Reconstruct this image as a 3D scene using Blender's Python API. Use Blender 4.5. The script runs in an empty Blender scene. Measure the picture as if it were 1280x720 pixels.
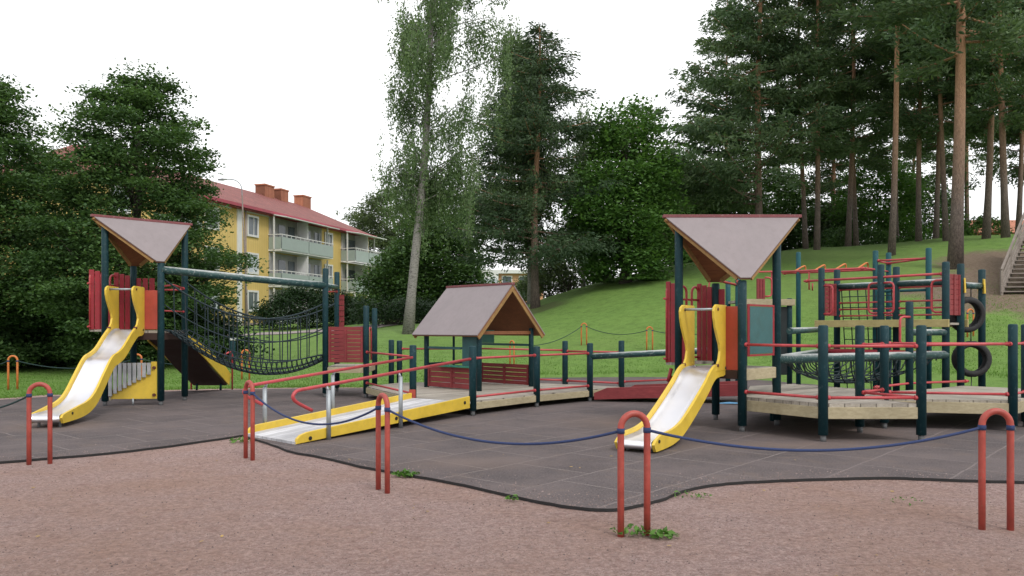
import bpy, math, random
import numpy as np
from mathutils import Vector, Matrix
random.seed(7)
RNG = np.random.default_rng(11)
sc = bpy.context.scene
COL = sc.collection
F = 995.0          # focal length in photo pixels
HZ = 410.0         # photo row of the horizon
EYE = 1.6
R = math.radians

def X(px, d): return (px - 640.0) / F * d
def Z(py, d): return EYE + (HZ - py) / F * d
def at(px, d, z=0.0): return Vector((X(px, d), d, z))

# ------------------------------------------------------------------ materials
def new_mat(name):
    m = bpy.data.materials.new(name); m.use_nodes = True
    nt = m.node_tree; nt.nodes.clear()
    out = nt.nodes.new('ShaderNodeOutputMaterial')
    b = nt.nodes.new('ShaderNodeBsdfPrincipled')
    nt.links.new(b.outputs[0], out.inputs[0])
    return m, nt, b, out

def nd(nt, typ, **kw):
    n = nt.nodes.new(typ)
    for k, v in kw.items(): setattr(n, k, v)
    return n

def ramp(nt, fac, stops):
    r = nd(nt, 'ShaderNodeValToRGB')
    e = r.color_ramp.elements
    while len(e) < len(stops): e.new(0.5)
    for el, (p, c) in zip(e, stops):
        el.position = p
        el.color = (c[0], c[1], c[2], 1) if len(c) == 3 else c
    nt.links.new(fac, r.inputs[0])
    return r.outputs[0]

def noise(nt, scale, detail=4, rough=.55, coord=None, dist=0):
    n = nd(nt, 'ShaderNodeTexNoise')
    n.inputs['Scale'].default_value = scale
    n.inputs['Detail'].default_value = detail
    n.inputs['Roughness'].default_value = rough
    n.inputs['Distortion'].default_value = dist
    if coord is not None: nt.links.new(coord, n.inputs['Vector'])
    return n

def mixc(nt, fac, a, b, mode='MIX'):
    n = nd(nt, 'ShaderNodeMix', data_type='RGBA', blend_type=mode)
    for sock, v in ((n.inputs[0], fac), (n.inputs[6], a), (n.inputs[7], b)):
        if hasattr(v, 'is_output'): nt.links.new(v, sock)
        elif isinstance(v, (int, float)): sock.default_value = v
        else: sock.default_value = (v[0], v[1], v[2], 1)
    return n.outputs[2]

def bump(nt, b, height, strength=.3, dist=.01):
    n = nd(nt, 'ShaderNodeBump')
    n.inputs['Strength'].default_value = strength
    n.inputs['Distance'].default_value = dist
    nt.links.new(height, n.inputs['Height'])
    nt.links.new(n.outputs[0], b.inputs['Normal'])

def paint(name, col, rough=.45, wear=None, wear_amt=.35, scale=6, metallic=0, var=.18, bmp=.05):
    """painted or plain surface with mottling and worn patches"""
    m, nt, b, o = new_mat(name)
    tc = nd(nt, 'ShaderNodeTexCoord').outputs['Object']
    n1 = noise(nt, scale, 5, .6, tc)
    lo = [c * (1 - var) for c in col]; hi = [min(1, c * (1 + var)) for c in col]
    c = ramp(nt, n1.outputs[0], [(.3, lo), (.7, hi)])
    if wear:
        n2 = noise(nt, scale * 3.3, 8, .7, tc)
        f = ramp(nt, n2.outputs[0], [(.56, (0, 0, 0)), (.66, (wear_amt,) * 3)])
        c = mixc(nt, f, c, wear)
    nt.links.new(c, b.inputs['Base Color'])
    b.inputs['Metallic'].default_value = metallic
    rr = ramp(nt, n1.outputs[0], [(.2, (max(0, rough - .1),) * 3), (.8, (min(1, rough + .15),) * 3)])
    nt.links.new(rr, b.inputs['Roughness'])
    n3 = noise(nt, scale * 12, 3, .6, tc)
    bump(nt, b, n3.outputs[0], bmp, .01)
    return m

def wood(name, dark, light, rough=.8, scale=(1, 14, 14), rot=0, planks=0.0, gap=(.05, .04, .03)):
    """weathered timber; planks > 0 lays boards of that width across the surface, turned by rot about Z"""
    m, nt, b, o = new_mat(name)
    tc = nd(nt, 'ShaderNodeTexCoord').outputs['Object']
    mp = nd(nt, 'ShaderNodeMapping'); mp.inputs['Rotation'].default_value = (0, 0, rot)
    nt.links.new(tc, mp.inputs[0])
    mp2 = nd(nt, 'ShaderNodeMapping'); mp2.inputs['Scale'].default_value = scale
    nt.links.new(mp.outputs[0], mp2.inputs[0])
    g = noise(nt, 2.2, 7, .65, mp2.outputs[0], .6)
    c = ramp(nt, g.outputs[0], [(.28, dark), (.72, light)])
    blot = noise(nt, 1.7, 4, .6, mp.outputs[0])
    c = mixc(nt, ramp(nt, blot.outputs[0], [(.4, (0, 0, 0)), (.75, (.45,) * 3)]), c, [x * .55 for x in dark])
    h = g.outputs[0]
    if planks:
        sx = nd(nt, 'ShaderNodeSeparateXYZ'); nt.links.new(mp.outputs[0], sx.inputs[0])
        dv = nd(nt, 'ShaderNodeMath', operation='DIVIDE'); dv.inputs[1].default_value = planks
        nt.links.new(sx.outputs[1], dv.inputs[0])
        fl = nd(nt, 'ShaderNodeMath', operation='FLOOR'); nt.links.new(dv.outputs[0], fl.inputs[0])
        wn = nd(nt, 'ShaderNodeTexWhiteNoise', noise_dimensions='1D'); nt.links.new(fl.outputs[0], wn.inputs['W'])
        tone = ramp(nt, wn.outputs[0], [(0, (.78,) * 3), (1, (1.12,) * 3)])
        c = mixc(nt, 1.0, c, tone, 'MULTIPLY')
        fr = nd(nt, 'ShaderNodeMath', operation='FRACT'); nt.links.new(dv.outputs[0], fr.inputs[0])
        gp = ramp(nt, fr.outputs[0], [(0, (1, 1, 1)), (.06, (0, 0, 0)), (.94, (0, 0, 0)), (1, (1, 1, 1))])
        c = mixc(nt, gp, c, gap)
    nt.links.new(c, b.inputs['Base Color'])
    b.inputs['Roughness'].default_value = rough
    bump(nt, b, h, .25, .01)
    return m

def foliage(name, dark, light, trans=.35, rough=.55):
    m, nt, b, out = new_mat(name)
    a = nd(nt, 'ShaderNodeAttribute', attribute_name='var')
    c = ramp(nt, a.outputs['Fac'], [(0, dark), (1, light)])
    nt.links.new(c, b.inputs['Base Color'])
    b.inputs['Roughness'].default_value = rough
    b.inputs['Specular IOR Level'].default_value = .25
    t = nd(nt, 'ShaderNodeBsdfTranslucent')
    c2 = mixc(nt, 1.0, c, (1.0, 1.05, .55), 'MULTIPLY'); nt.links.new(c2, t.inputs[0])
    mx = nd(nt, 'ShaderNodeMixShader'); mx.inputs[0].default_value = trans
    nt.links.new(b.outputs[0], mx.inputs[1]); nt.links.new(t.outputs[0], mx.inputs[2])
    nt.links.new(mx.outputs[0], out.inputs[0])
    return m

M = {}
M['green'] = paint('green_post_paint', (.007, .034, .042), .5, (.07, .11, .12), .45, 5)
M['teal'] = paint('teal_post_paint', (.011, .07, .08), .5, (.12, .16, .15), .3, 5)
for k_ in ('green', 'teal'): M[k_].node_tree.nodes['Principled BSDF'].inputs['Specular IOR Level'].default_value = .22
M['log'] = paint('green_log_paint', (.014, .055, .055), .4, (.30, .33, .32), .75, 7)
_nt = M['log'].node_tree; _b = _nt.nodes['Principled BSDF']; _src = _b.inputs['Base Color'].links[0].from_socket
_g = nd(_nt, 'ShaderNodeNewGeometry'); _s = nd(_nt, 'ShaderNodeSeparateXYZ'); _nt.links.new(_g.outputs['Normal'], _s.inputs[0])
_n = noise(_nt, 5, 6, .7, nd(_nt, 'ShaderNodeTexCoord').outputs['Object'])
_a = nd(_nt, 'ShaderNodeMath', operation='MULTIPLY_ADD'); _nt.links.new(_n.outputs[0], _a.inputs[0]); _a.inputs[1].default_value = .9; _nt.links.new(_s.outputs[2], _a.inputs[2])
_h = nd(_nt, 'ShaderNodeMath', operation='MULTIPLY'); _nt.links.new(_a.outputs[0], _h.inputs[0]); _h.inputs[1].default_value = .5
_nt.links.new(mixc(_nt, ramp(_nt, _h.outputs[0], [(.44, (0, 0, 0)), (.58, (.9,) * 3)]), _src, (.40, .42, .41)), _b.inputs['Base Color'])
M['red'] = paint('red_pipe_paint', (.42, .05, .058), .42, (.42, .16, .12), .4, 9)
M['orange'] = paint('orange_red_panel', (.36, .052, .032), .5, (.35, .09, .06), .4, 4)
M['crimson'] = paint('crimson_board', (.27, .012, .022), .5, (.30, .10, .09), .4, 5)
M['dred'] = wood('dark_red_boards', (.16, .016, .02), (.27, .04, .042), .65, (3, 3, 18))
M['hoop'] = paint('hoop_red_paint', (.33, .055, .040), .5, (.30, .12, .08), .5, 14)
M['hoop_far'] = paint('weathered_hoop_paint', (.52, .15, .035), .55, (.55, .33, .08), .6, 9)
M['yellow'] = paint('yellow_board', (.62, .43, .045), .42, (.40, .28, .10), .35, 5, var=.1)
M['ylog'] = wood('pale_yellow_timber', (.33, .27, .10), (.48, .40, .18), .75, (4, 4, 14))
M['steel'] = paint('brushed_chute_steel', (.84, .83, .85), .40, None, 0, 3, 1.0, .03, .02)
M['galv'] = paint('galvanised_steel', (.33, .36, .38), .5, (.24, .25, .26), .5, 12, .6, .12)
M['footing'] = paint('dull_steel_footing', (.13, .135, .14), .6, (.2, .16, .13), .6, 18, .3, .15)
M['rope'] = paint('blue_rope', (.022, .04, .12), .8, (.10, .13, .2), .5, 60, bmp=.6)
M['ropeg'] = paint('dark_green_rope', (.012, .035, .035), .8, (.05, .09, .08), .5, 60, bmp=.6)
M['net'] = paint('net_rope', (.012, .026, .032), .75, (.06, .09, .10), .4, 40, bmp=.5)
M['roof'] = paint('weathered_roof_board', (.235, .203, .208), .75, (.19, .155, .155), .25, 2.2, var=.08)
_nt = M['roof'].node_tree; _b = _nt.nodes['Principled BSDF']; _src = _b.inputs['Base Color'].links[0].from_socket
_tc = nd(_nt, 'ShaderNodeTexCoord').outputs['Object']; _mp = nd(_nt, 'ShaderNodeMapping'); _mp.inputs['Scale'].default_value = (7, 7, .8); _nt.links.new(_tc, _mp.inputs[0])
_n = noise(_nt, 1.5, 6, .7, _mp.outputs[0]); _n2 = noise(_nt, 38, 3, .6, _tc)
_c = mixc(_nt, ramp(_nt, _n.outputs[0], [(.45, (0, 0, 0)), (.75, (.32,) * 3)]), _src, (.17, .14, .145))
_c = mixc(_nt, ramp(_nt, _n2.outputs[0], [(.66, (0, 0, 0)), (.72, (.4,) * 3)]), _c, (.12, .11, .09))
_nt.links.new(_c, _b.inputs['Base Color'])
M['roof_edge'] = paint('maroon_roof_edging', (.17, .045, .05), .6, (.35, .27, .25), .4, 7)
M['roof_in'] = wood('brown_roof_underside', (.15, .055, .02), (.26, .10, .035), .7, (2, 12, 12))
M['verge'] = wood('ochre_bargeboard', (.22, .12, .035), (.34, .20, .065), .7, (6, 6, 6))
M['deckwood'] = wood('grey_deck_boards', (.25, .22, .18), (.46, .42, .36), .85, (1.2, 12, 12), R(-40), .14)
M['rampwood'] = wood('silver_ramp_boards', (.42, .42, .44), (.68, .68, .70), .7, (1.5, 10, 10), R(-58), .12, (.18, .17, .17))
M['fascia'] = wood('pale_fascia_timber', (.30, .25, .15), (.47, .41, .27), .8, (5, 5, 16))
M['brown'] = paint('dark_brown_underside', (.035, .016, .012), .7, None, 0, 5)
M['dark'] = paint('dark_panel', (.010, .017, .018), .5, None, 0, 5)
M['board'] = paint('teal_play_board', (.028, .10, .105), .45, (.07, .16, .16), .4, 6)
M['gpanel'] = paint('sea_green_panel', (.02, .17, .12), .35, (.06, .2, .15), .4, 6)
M['greyslat'] = paint('grey_metal_slat', (.40, .41, .42), .42, (.3, .3, .3), .4, 8, .4)
M['knob'] = paint('brown_knob', (.10, .025, .015), .5)
M['rubber_tyre'] = paint('tyre_rubber', (.013, .013, .014), .7, (.05, .05, .05), .4, 14, bmp=.3)
M['black'] = paint('black_fitting', (.012, .012, .013), .5)
M['rubber_edge'] = paint('black_rubber_edge', (.018, .017, .017), .85, None, 0, 20, bmp=.4)
M['oldwood'] = wood('grey_brown_stair_timber', (.16, .13, .11), (.29, .25, .22), .85, (2, 12, 12))
M['blueplastic'] = paint('pale_blue_plastic', (.18, .42, .68), .4)

def bark(name, lo, hi, top=None, z0=6, z1=12, sc_=(9, 9, 2.2), birch=False):
    m, nt, b, o = new_mat(name)
    tc = nd(nt, 'ShaderNodeTexCoord').outputs['Object']
    mp = nd(nt, 'ShaderNodeMapping'); mp.inputs['Scale'].default_value = sc_
    nt.links.new(tc, mp.inputs[0])
    n = noise(nt, 2.6, 8, .78, mp.outputs[0], .8)
    if birch: c = ramp(nt, n.outputs[0], [(.38, lo), (.5, hi), (.8, [x * 1.15 for x in hi])])
    else: c = ramp(nt, n.outputs[0], [(.36, lo), (.48, [(a_ + b_) * .42 for a_, b_ in zip(lo, hi)]), (.64, hi)])
    if top:
        sx = nd(nt, 'ShaderNodeSeparateXYZ'); nt.links.new(tc, sx.inputs[0])
        mr = nd(nt, 'ShaderNodeMapRange'); mr.inputs[1].default_value = z0; mr.inputs[2].default_value = z1
        nt.links.new(sx.outputs[2], mr.inputs[0])
        c2 = ramp(nt, n.outputs[0], [(.36, [x * .45 for x in top]), (.62, top)])
        c = mixc(nt, mr.outputs[0], c, c2)
    nt.links.new(c, b.inputs['Base Color']); b.inputs['Roughness'].default_value = .9
    bump(nt, b, n.outputs[0], .8, .04)
    return m
M['bark'] = bark('grey_bark', (.035, .028, .022), (.10, .085, .07))
M['pinebark'] = bark('pine_bark', (.035, .026, .023), (.20, .155, .13), (.44, .24, .135), 2.5, 9, (11, 11, 2.6))
M['birchbark'] = bark('birch_bark', (.035, .03, .028), (.25, .235, .22), None, 0, 0, (3, 3, 9), True)
M['leaf_maple'] = foliage('maple_leaves', (.035, .078, .028), (.11, .195, .065), .38)
M['leaf_birch'] = foliage('birch_leaves', (.08, .14, .06), (.18, .26, .12), .45)
M['leaf_bright'] = foliage('fresh_broad_leaves', (.055, .13, .033), (.13, .245, .065), .45)
M['leaf_grey'] = foliage('grey_green_leaves', (.07, .10, .06), (.17, .22, .12), .45)
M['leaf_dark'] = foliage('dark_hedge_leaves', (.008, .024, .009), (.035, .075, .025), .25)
M['needle'] = foliage('pine_needles', (.05, .095, .045), (.14, .205, .095), .35)
M['needle_dark'] = foliage('dark_spruce_needles', (.030, .060, .030), (.088, .138, .066), .28)
M['weed'] = foliage('weed_leaves', (.05, .13, .02), (.14, .28, .06), .35)
M['blade'] = foliage('lawn_blades', (.10, .20, .036), (.18, .32, .07), .4)

# ------------------------------------------------------------------ mesh builder
class MB:
    def __init__(s): s.v = []; s.f = []; s.sm = []
    def add(s, verts, faces, smooth=False):
        o = len(s.v); s.v += [tuple(p) for p in verts]
        for f in faces: s.f.append(tuple(i + o for i in f)); s.sm.append(smooth)
    def box(s, c, size, rz=0.0):
        cx, cy, cz = c; sx, sy, sz = [q / 2 for q in size]
        ca, sa = math.cos(rz), math.sin(rz)
        vs = []
        for dz in (-sz, sz):
            for dx, dy in ((-sx, -sy), (sx, -sy), (sx, sy), (-sx, sy)):
                vs.append((cx + dx * ca - dy * sa, cy + dx * sa + dy * ca, cz + dz))
        s.add(vs, [(3, 2, 1, 0), (4, 5, 6, 7), (0, 1, 5, 4), (1, 2, 6, 5), (2, 3, 7, 6), (3, 0, 4, 7)])
    def bar(s, p0, p1, w, h):
        """straight bar of width w (sideways) and height h between two points"""
        p0, p1 = Vector(p0), Vector(p1); t = (p1 - p0).normalized()
        side = t.cross(Vector((0, 0, 1)))
        if side.length < 1e-4: side = Vector((1, 0, 0))
        side.normalize(); up = side.cross(t).normalized()
        vs = []
        for p in (p0, p1):
            for a, b in ((-1, -1), (1, -1), (1, 1), (-1, 1)): vs.append(p + side * (a * w / 2) + up * (b * h / 2))
        s.add(vs, [(0, 1, 2, 3), (7, 6, 5, 4), (0, 4, 5, 1), (1, 5, 6, 2), (2, 6, 7, 3), (3, 7, 4, 0)])
    def slab(s, pts, z0, z1):
        """upright prism over a polygon of (x, y)"""
        n = len(pts)
        a = sum(pts[i][0] * pts[(i + 1) % n][1] - pts[(i + 1) % n][0] * pts[i][1] for i in range(n))
        if a < 0: pts = pts[::-1]
        vs = [(p[0], p[1], z0) for p in pts] + [(p[0], p[1], z1) for p in pts]
        fs = [tuple(range(n))[::-1], tuple(range(n, 2 * n))]
        fs += [(i, (i + 1) % n, (i + 1) % n + n, i + n) for i in range(n)]
        s.add(vs, fs)
    def plate(s, pts, thick):
        """flat polygon of 3-D points thickened along its normal"""
        pts = [Vector(p) for p in pts]; n = len(pts)
        nor = Vector((0, 0, 0))
        for i in range(n): nor += (pts[i] - pts[0]).cross(pts[(i + 1) % n] - pts[0])
        nor.normalize()
        vs = [p + nor * thick / 2 for p in pts] + [p - nor * thick / 2 for p in pts]
        fs = [tuple(range(n)), tuple(range(2 * n - 1, n - 1, -1))]
        fs += [(i, i + n, (i + 1) % n + n, (i + 1) % n) for i in range(n)]
        s.add(vs, fs)
    def tube(s, pts, r, n=8, closed=False, caps=True):
        pts = [Vector(p) for p in pts]; m = len(pts)
        rs = r if isinstance(r, (list, tuple)) else [r] * m
        t0 = (pts[1] - pts[0]).normalized()
        ref = Vector((0, 0, 1)) if abs(t0.z) < .9 else Vector((1, 0, 0))
        nrm = (ref - t0 * ref.dot(t0)).normalized()
        vs = []
        for i in range(m):
            if closed: t = pts[(i + 1) % m] - pts[i - 1]
            else: t = pts[min(i + 1, m - 1)] - pts[max(i - 1, 0)]
            t.normalize(); nrm = (nrm - t * nrm.dot(t)).normalized(); bi = t.cross(nrm)
            for k in range(n):
                a = 2 * math.pi * k / n
                vs.append(pts[i] + (nrm * math.cos(a) + bi * math.sin(a)) * rs[i])
        fs = []
        for i in range(m if closed else m - 1):
            j = (i + 1) % m
            for k in range(n):
                l = (k + 1) % n
                fs.append((i * n + k, i * n + l, j * n + l, j * n + k))
        s.add(vs, fs, True)
        if caps and not closed:
            o = len(s.v) - len(vs)
            s.f.append(tuple(o + k for k in range(n))[::-1]); s.sm.append(False)
            s.f.append(tuple(o + (m - 1) * n + k for k in range(n))); s.sm.append(False)
    def post(s, x, y, z0, z1, r, n=18):
        c = r * .28
        s.tube([(x, y, z0), (x, y, z1 - c), (x, y, z1 - c * .4), (x, y, z1)], [r, r, r * .9, r * .68], n)
    def build(s, name, mat, parent=None, bevel=0.0):
        me = bpy.data.meshes.new(name); me.from_pydata(s.v, [], s.f); me.update()
        me.polygons.foreach_set('use_smooth', s.sm)
        me.materials.append(mat)
        o = bpy.data.objects.new(name, me); COL.objects.link(o)
        if parent is not None: place(o, parent)
        if bevel:
            b = o.modifiers.new('bevel', 'BEVEL'); b.width = bevel; b.segments = 2; b.limit_method = 'ANGLE'
        return o

def tag(o, label=None, cat=None, group=None, kind=None):
    if label: o['label'] = label
    if cat: o['category'] = cat
    if group: o['group'] = group
    if kind: o['kind'] = kind
    return o
def world_of(o):
    m = Matrix.Translation(o.location) @ o.rotation_euler.to_matrix().to_4x4() @ Matrix.Diagonal((*o.scale, 1))
    return world_of(o.parent) @ m if o.parent else m
def place(o, parent):
    """parent o while its mesh stays where it was written in world coordinates"""
    w = world_of(parent)
    o.parent = parent
    if isinstance(o.data, bpy.types.Mesh): o.data.transform(w.inverted())
def thing(name, label, cat, loc=(0, 0, 0), group=None):
    o = bpy.data.objects.new(name, None); COL.objects.link(o); o.empty_display_size = .2
    o.location = loc
    return tag(o, label, cat, group)
def copy_tree(o, parent=None):
    c = o.copy(); COL.objects.link(c); c.parent = parent
    for ch in list(o.children): copy_tree(ch, c)
    return c

PR = .066    # radius of the green posts
GZ = .04     # top of the rubber flooring
def add_post(root, x, y, z1, r=PR, mat='green', z0=.13, foot=True):
    m = MB(); m.post(x, y, z0, z1, r); o = m.build('post', M[mat], root)
    if foot:
        f = MB(); f.tube([(x, y, GZ - .03), (x, y, z0 + .02)], r * .62, 12); f.build('footing', M['footing'], o)
    return o
def add_rail(root, pts, r=.021, mat='red', name='rail'):
    m = MB(); m.tube(pts, r, 10)
    if name == 'rail':
        for a, b in ((pts[0], pts[1]), (pts[-1], pts[-2])):
            a, b = Vector(a), Vector(b); t = (b - a).normalized()
            m.tube([a + t * .05, a + t * .095], r * 1.55, 10)
    return m.build(name, M[mat], root)
def V(p, z): return Vector((p[0], p[1], z))
def lerp(a, b, t): return Vector(a) + (Vector(b) - Vector(a)) * t
def slat_panel(root, name, a, b, z0, z1, n, mat, th=.03, gap=.012, frame=True):
    """horizontal boards between a and b with a frame post each end"""
    m = MB(); h = (z1 - z0) / n
    for i in range(n): m.bar(V(a, z0 + h * (i + .5)), V(b, z0 + h * (i + .5)), th, h - gap)
    if frame:
        a_, b_ = Vector((a[0], a[1], 0)), Vector((b[0], b[1], 0)); t = (b_ - a_).normalized()
        for p in (a_ + t * .03, b_ - t * .03, (a_ + b_) / 2):
            m.box((p.x, p.y, (z0 + z1) / 2), (.05, th + .03, z1 - z0 - .004), math.atan2(t.y, t.x))
    return m.build(name, M[mat], root, .004)

# ------------------------------------------------------------------ terrain
PROF = [
 (-1.2, [(0, 0), (22, 0), (35, .2), (60, 1.0), (100, 2)]),
 (-.60, [(0, 0), (21, 0), (30, .05), (60, 1.2), (100, 2)]),
 (-.35, [(0, 0), (21.5, 0), (30, .35), (40, 1.0), (59, 1.75), (90, 2.3)]),
 (-.13, [(0, 0), (24, 0), (30, .65), (38, 1.4), (50, 2.0), (90, 2.6)]),
 (0.0, [(0, 0), (25, 0), (30, .55), (36, 1.1), (45, 2.5), (60, 3.0), (90, 3.2)]),
 (.06, [(0, 0), (26, 0), (32, .85), (40, 2.3), (48, 3.75), (60, 4.1), (90, 4.2)]),
 (.13, [(0, 0), (26, 0), (31, .95), (39, 2.8), (48, 4.75), (60, 5.1), (90, 5.2)]),
 (.26, [(0, 0), (26, 0), (31, 1.3), (39, 3.6), (49, 6.0), (62, 6.4), (90, 6.4)]),
 (.37, [(0, 0), (24, 0), (30, 1.6), (38, 4.0), (50, 6.7), (65, 7.1), (90, 7.1)]),
 (.55, [(0, 0), (20, 0), (25, 1.1), (30, 2.9), (38, 5.2), (48, 7.1), (65, 7.6), (90, 7.6)]),
 (.65, [(0, 0), (19.5, 0), (24, 1.1), (30, 3.1), (40, 6.3), (50, 7.6), (65, 8), (90, 8)]),
 (1.2, [(0, 0), (18, 0), (24, 1.3), (32, 4.5), (42, 7.6), (60, 8.5), (90, 8.5)])]
PU = np.array([p[0] for p in PROF])
def zraw(x, y):
    x = np.asarray(x, float); y = np.asarray(y, float)
    u = np.clip(x / np.maximum(y, 6.0), -1.19, 1.19)
    zs = np.stack([np.interp(y, [q[0] for q in p[1]], [q[1] for q in p[1]]) for p in PROF])
    k = np.clip(np.searchsorted(PU, u) - 1, 0, len(PU) - 2)
    t = (u - PU[k]) / (PU[k + 1] - PU[k]); t = t * t * (3 - 2 * t) * .5 + t * .5
    idx = np.indices(u.shape)
    a = zs[(k, *idx)]; b = zs[(k + 1, *idx)]
    return a + (b - a) * t
def zt(x, y):
    x = np.asarray(x, float); y = np.asarray(y, float)
    s = 0; w = 0
    for dx in (-2, -1, 0, 1, 2):
        for dy in (-2, -1, 0, 1, 2):
            g = math.exp(-(dx * dx + dy * dy) / 3); s = s + g * zraw(x + dx, y + dy); w += g
    z = s / w
    z = np.where(z < .03, 0, z)
    return z + np.where(z > .05, .05 * np.sin(x * .7 + 1.3) * np.sin(y * .55) + .03 * np.sin(x * 1.9) * np.sin(y * 1.6 + .5), 0) * np.clip(z, 0, 1)
def zg(x, y): return float(zt(np.array([x]), np.array([y]))[0])

def mesh_np(name, verts, faces4, mat, parent=None, var=None, smooth=False, tri=False):
    k = 3 if tri else 4
    me = bpy.data.meshes.new(name)
    nv, nf = len(verts), len(faces4)
    me.vertices.add(nv); me.vertices.foreach_set('co', np.ascontiguousarray(verts, np.float32).ravel())
    me.loops.add(nf * k); me.loops.foreach_set('vertex_index', np.ascontiguousarray(faces4, np.int32).ravel())
    me.polygons.add(nf)
    me.polygons.foreach_set('loop_start', np.arange(0, nf * k, k, dtype=np.int32))
    if smooth: me.polygons.foreach_set('use_smooth', np.ones(nf, bool))
    if var is not None:
        a = me.attributes.new('var', 'FLOAT', 'FACE'); a.data.foreach_set('value', np.ascontiguousarray(var, np.float32))
    me.materials.append(mat); me.update(calc_edges=True); me.validate()
    o = bpy.data.objects.new(name, me); COL.objects.link(o)
    if parent is not None: o.parent = parent
    return o

def axis(a, b, fine, far, grow=1.25):
    v = list(np.arange(a, b + 1e-6, fine)); s = fine
    while v[-1] < far: s *= grow; v.append(v[-1] + s)
    return v
xs_ = axis(0, 34, .8, 700); xs = np.array([-x for x in xs_[:0:-1]] + xs_)
ys = np.array([-60, -40, -25, -15] + axis(-8, 70, .8, 900))
gx, gy = np.meshgrid(xs, ys); gzv = zt(gx.ravel(), gy.ravel())
nx, ny = len(xs), len(ys)
ii = np.arange(nx * ny).reshape(ny, nx)
q = np.stack([ii[:-1, :-1], ii[:-1, 1:], ii[1:, 1:], ii[1:, :-1]], -1).reshape(-1, 4)
gm, nt, b, o_ = new_mat('lawn')
tc = nd(nt, 'ShaderNodeTexCoord').outputs['Object']
n1 = noise(nt, .35, 5, .6, tc); n2 = noise(nt, 9, 6, .75, tc); n3 = noise(nt, .09, 3, .5, tc)
c = ramp(nt, n2.outputs[0], [(.25, (.085, .165, .036)), (.55, (.128, .222, .050)), (.8, (.175, .28, .075))])
c = mixc(nt, ramp(nt, n1.outputs[0], [(.35, (0, 0, 0)), (.7, (.55,) * 3)]), c, (.15, .25, .055))
n4 = noise(nt, 2.2, 6, .75, tc)
c = mixc(nt, 1, c, ramp(nt, n4.outputs[0], [(.3, (.72,) * 3), (.5, (1,) * 3), (.7, (1.2,) * 3)]), 'MULTIPLY')
c = mixc(nt, ramp(nt, n3.outputs[0], [(.5, (0, 0, 0)), (.72, (.4,) * 3)]), c, (.18, .235, .075))
# trodden bare soil round the stairs and the conifer foot; painted shade under the pines
sx = nd(nt, 'ShaderNodeSeparateXYZ'); nt.links.new(tc, sx.inputs[0])
def earth_shade(cx, cy, rx, ry, lo=.75, hi=1.1, amt=.95):
    mp = nd(nt, 'ShaderNodeMapping'); mp.inputs['Location'].default_value = (-cx / rx, -cy / ry, 0); mp.inputs['Scale'].default_value = (1 / rx, 1 / ry, 0)
    nt.links.new(tc, mp.inputs[0])
    ln = nd(nt, 'ShaderNodeVectorMath', operation='LENGTH'); nt.links.new(mp.outputs[0], ln.inputs[0])
    nn = noise(nt, .8, 6, .7, tc)
    ad = nd(nt, 'ShaderNodeMath', operation='MULTIPLY_ADD'); ad.inputs[1].default_value = .9; nt.links.new(nn.outputs[0], ad.inputs[0])
    sb = nd(nt, 'ShaderNodeMath', operation='SUBTRACT'); nt.links.new(ln.outputs[1], sb.inputs[0]); sb.inputs[1].default_value = .45
    nt.links.new(sb.outputs[0], ad.inputs[2])
    return ramp(nt, ad.outputs[0], [(lo, (amt,) * 3), (hi, (0, 0, 0))])
soil = ramp(nt, n2.outputs[0], [(.3, (.11, .075, .055)), (.7, (.24, .175, .135))])
c = mixc(nt, earth_shade(18.4, 30.2, 3.6, 4.0), c, soil)
c = mixc(nt, earth_shade(22.0, 34.5, 3.6, 3.6), c, soil)
c = mixc(nt, earth_shade(17, 47, 12, 6, .5, 1.15, .6), c, (.075, .12, .035))  # shade of the pine grove painted into the lawn as darker green
c = mixc(nt, earth_shade(1.3, 43.6, 2.2, 1.6, .6, 1.1, .6), c, (.07, .06, .035))
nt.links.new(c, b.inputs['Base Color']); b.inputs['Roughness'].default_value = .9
b.inputs['Specular IOR Level'].default_value = .2
bump(nt, b, n2.outputs[0], .9, .06)
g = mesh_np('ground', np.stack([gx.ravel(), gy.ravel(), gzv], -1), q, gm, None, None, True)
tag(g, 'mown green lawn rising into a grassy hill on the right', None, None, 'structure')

# pink sand in front and round the rubber
def G(px, py): d = EYE * F / (py - HZ); return (X(px, d), d)
sm, nt, b, o_ = new_mat('pink_gravel_sand')
tc = nd(nt, 'ShaderNodeTexCoord').outputs['Object']
n1 = noise(nt, .45, 6, .65, tc); n2 = noise(nt, 60, 6, .85, tc); n3 = noise(nt, 6.5, 8, .75, tc)
c = ramp(nt, n2.outputs[0], [(.38, (.26, .168, .15)), (.5, (.42, .295, .268)), (.62, (.55, .43, .40))])
c = mixc(nt, ramp(nt, n1.outputs[0], [(.42, (0, 0, 0)), (.66, (.75,) * 3)]), c, (.39, .25, .195))
c = mixc(nt, ramp(nt, n3.outputs[0], [(.54, (0, 0, 0)), (.64, (.5,) * 3)]), c, (.29, .175, .155))
n4 = noise(nt, 19, 6, .8, tc)
c = mixc(nt, 1, c, ramp(nt, n4.outputs[0], [(.38, (.80,) * 3), (.5, (1.06,) * 3), (.62, (1.25,) * 3)]), 'MULTIPLY')
vo = nd(nt, 'ShaderNodeTexVoronoi'); vo.inputs['Scale'].default_value = 42; nt.links.new(tc, vo.inputs['Vector'])
c = mixc(nt, ramp(nt, vo.outputs['Distance'], [(.0, (.5,) * 3), (.18, (0, 0, 0))]), c, (.24, .165, .15))
nt.links.new(c, b.inputs['Base Color']); b.inputs['Roughness'].default_value = .95
b.inputs['Specular IOR Level'].default_value = .15
ad = nd(nt, 'ShaderNodeMath', operation='MULTIPLY_ADD'); ad.inputs[1].default_value = 2.5
nt.links.new(n3.outputs[0], ad.inputs[0]); nt.links.new(n2.outputs[0], ad.inputs[2])
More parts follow.
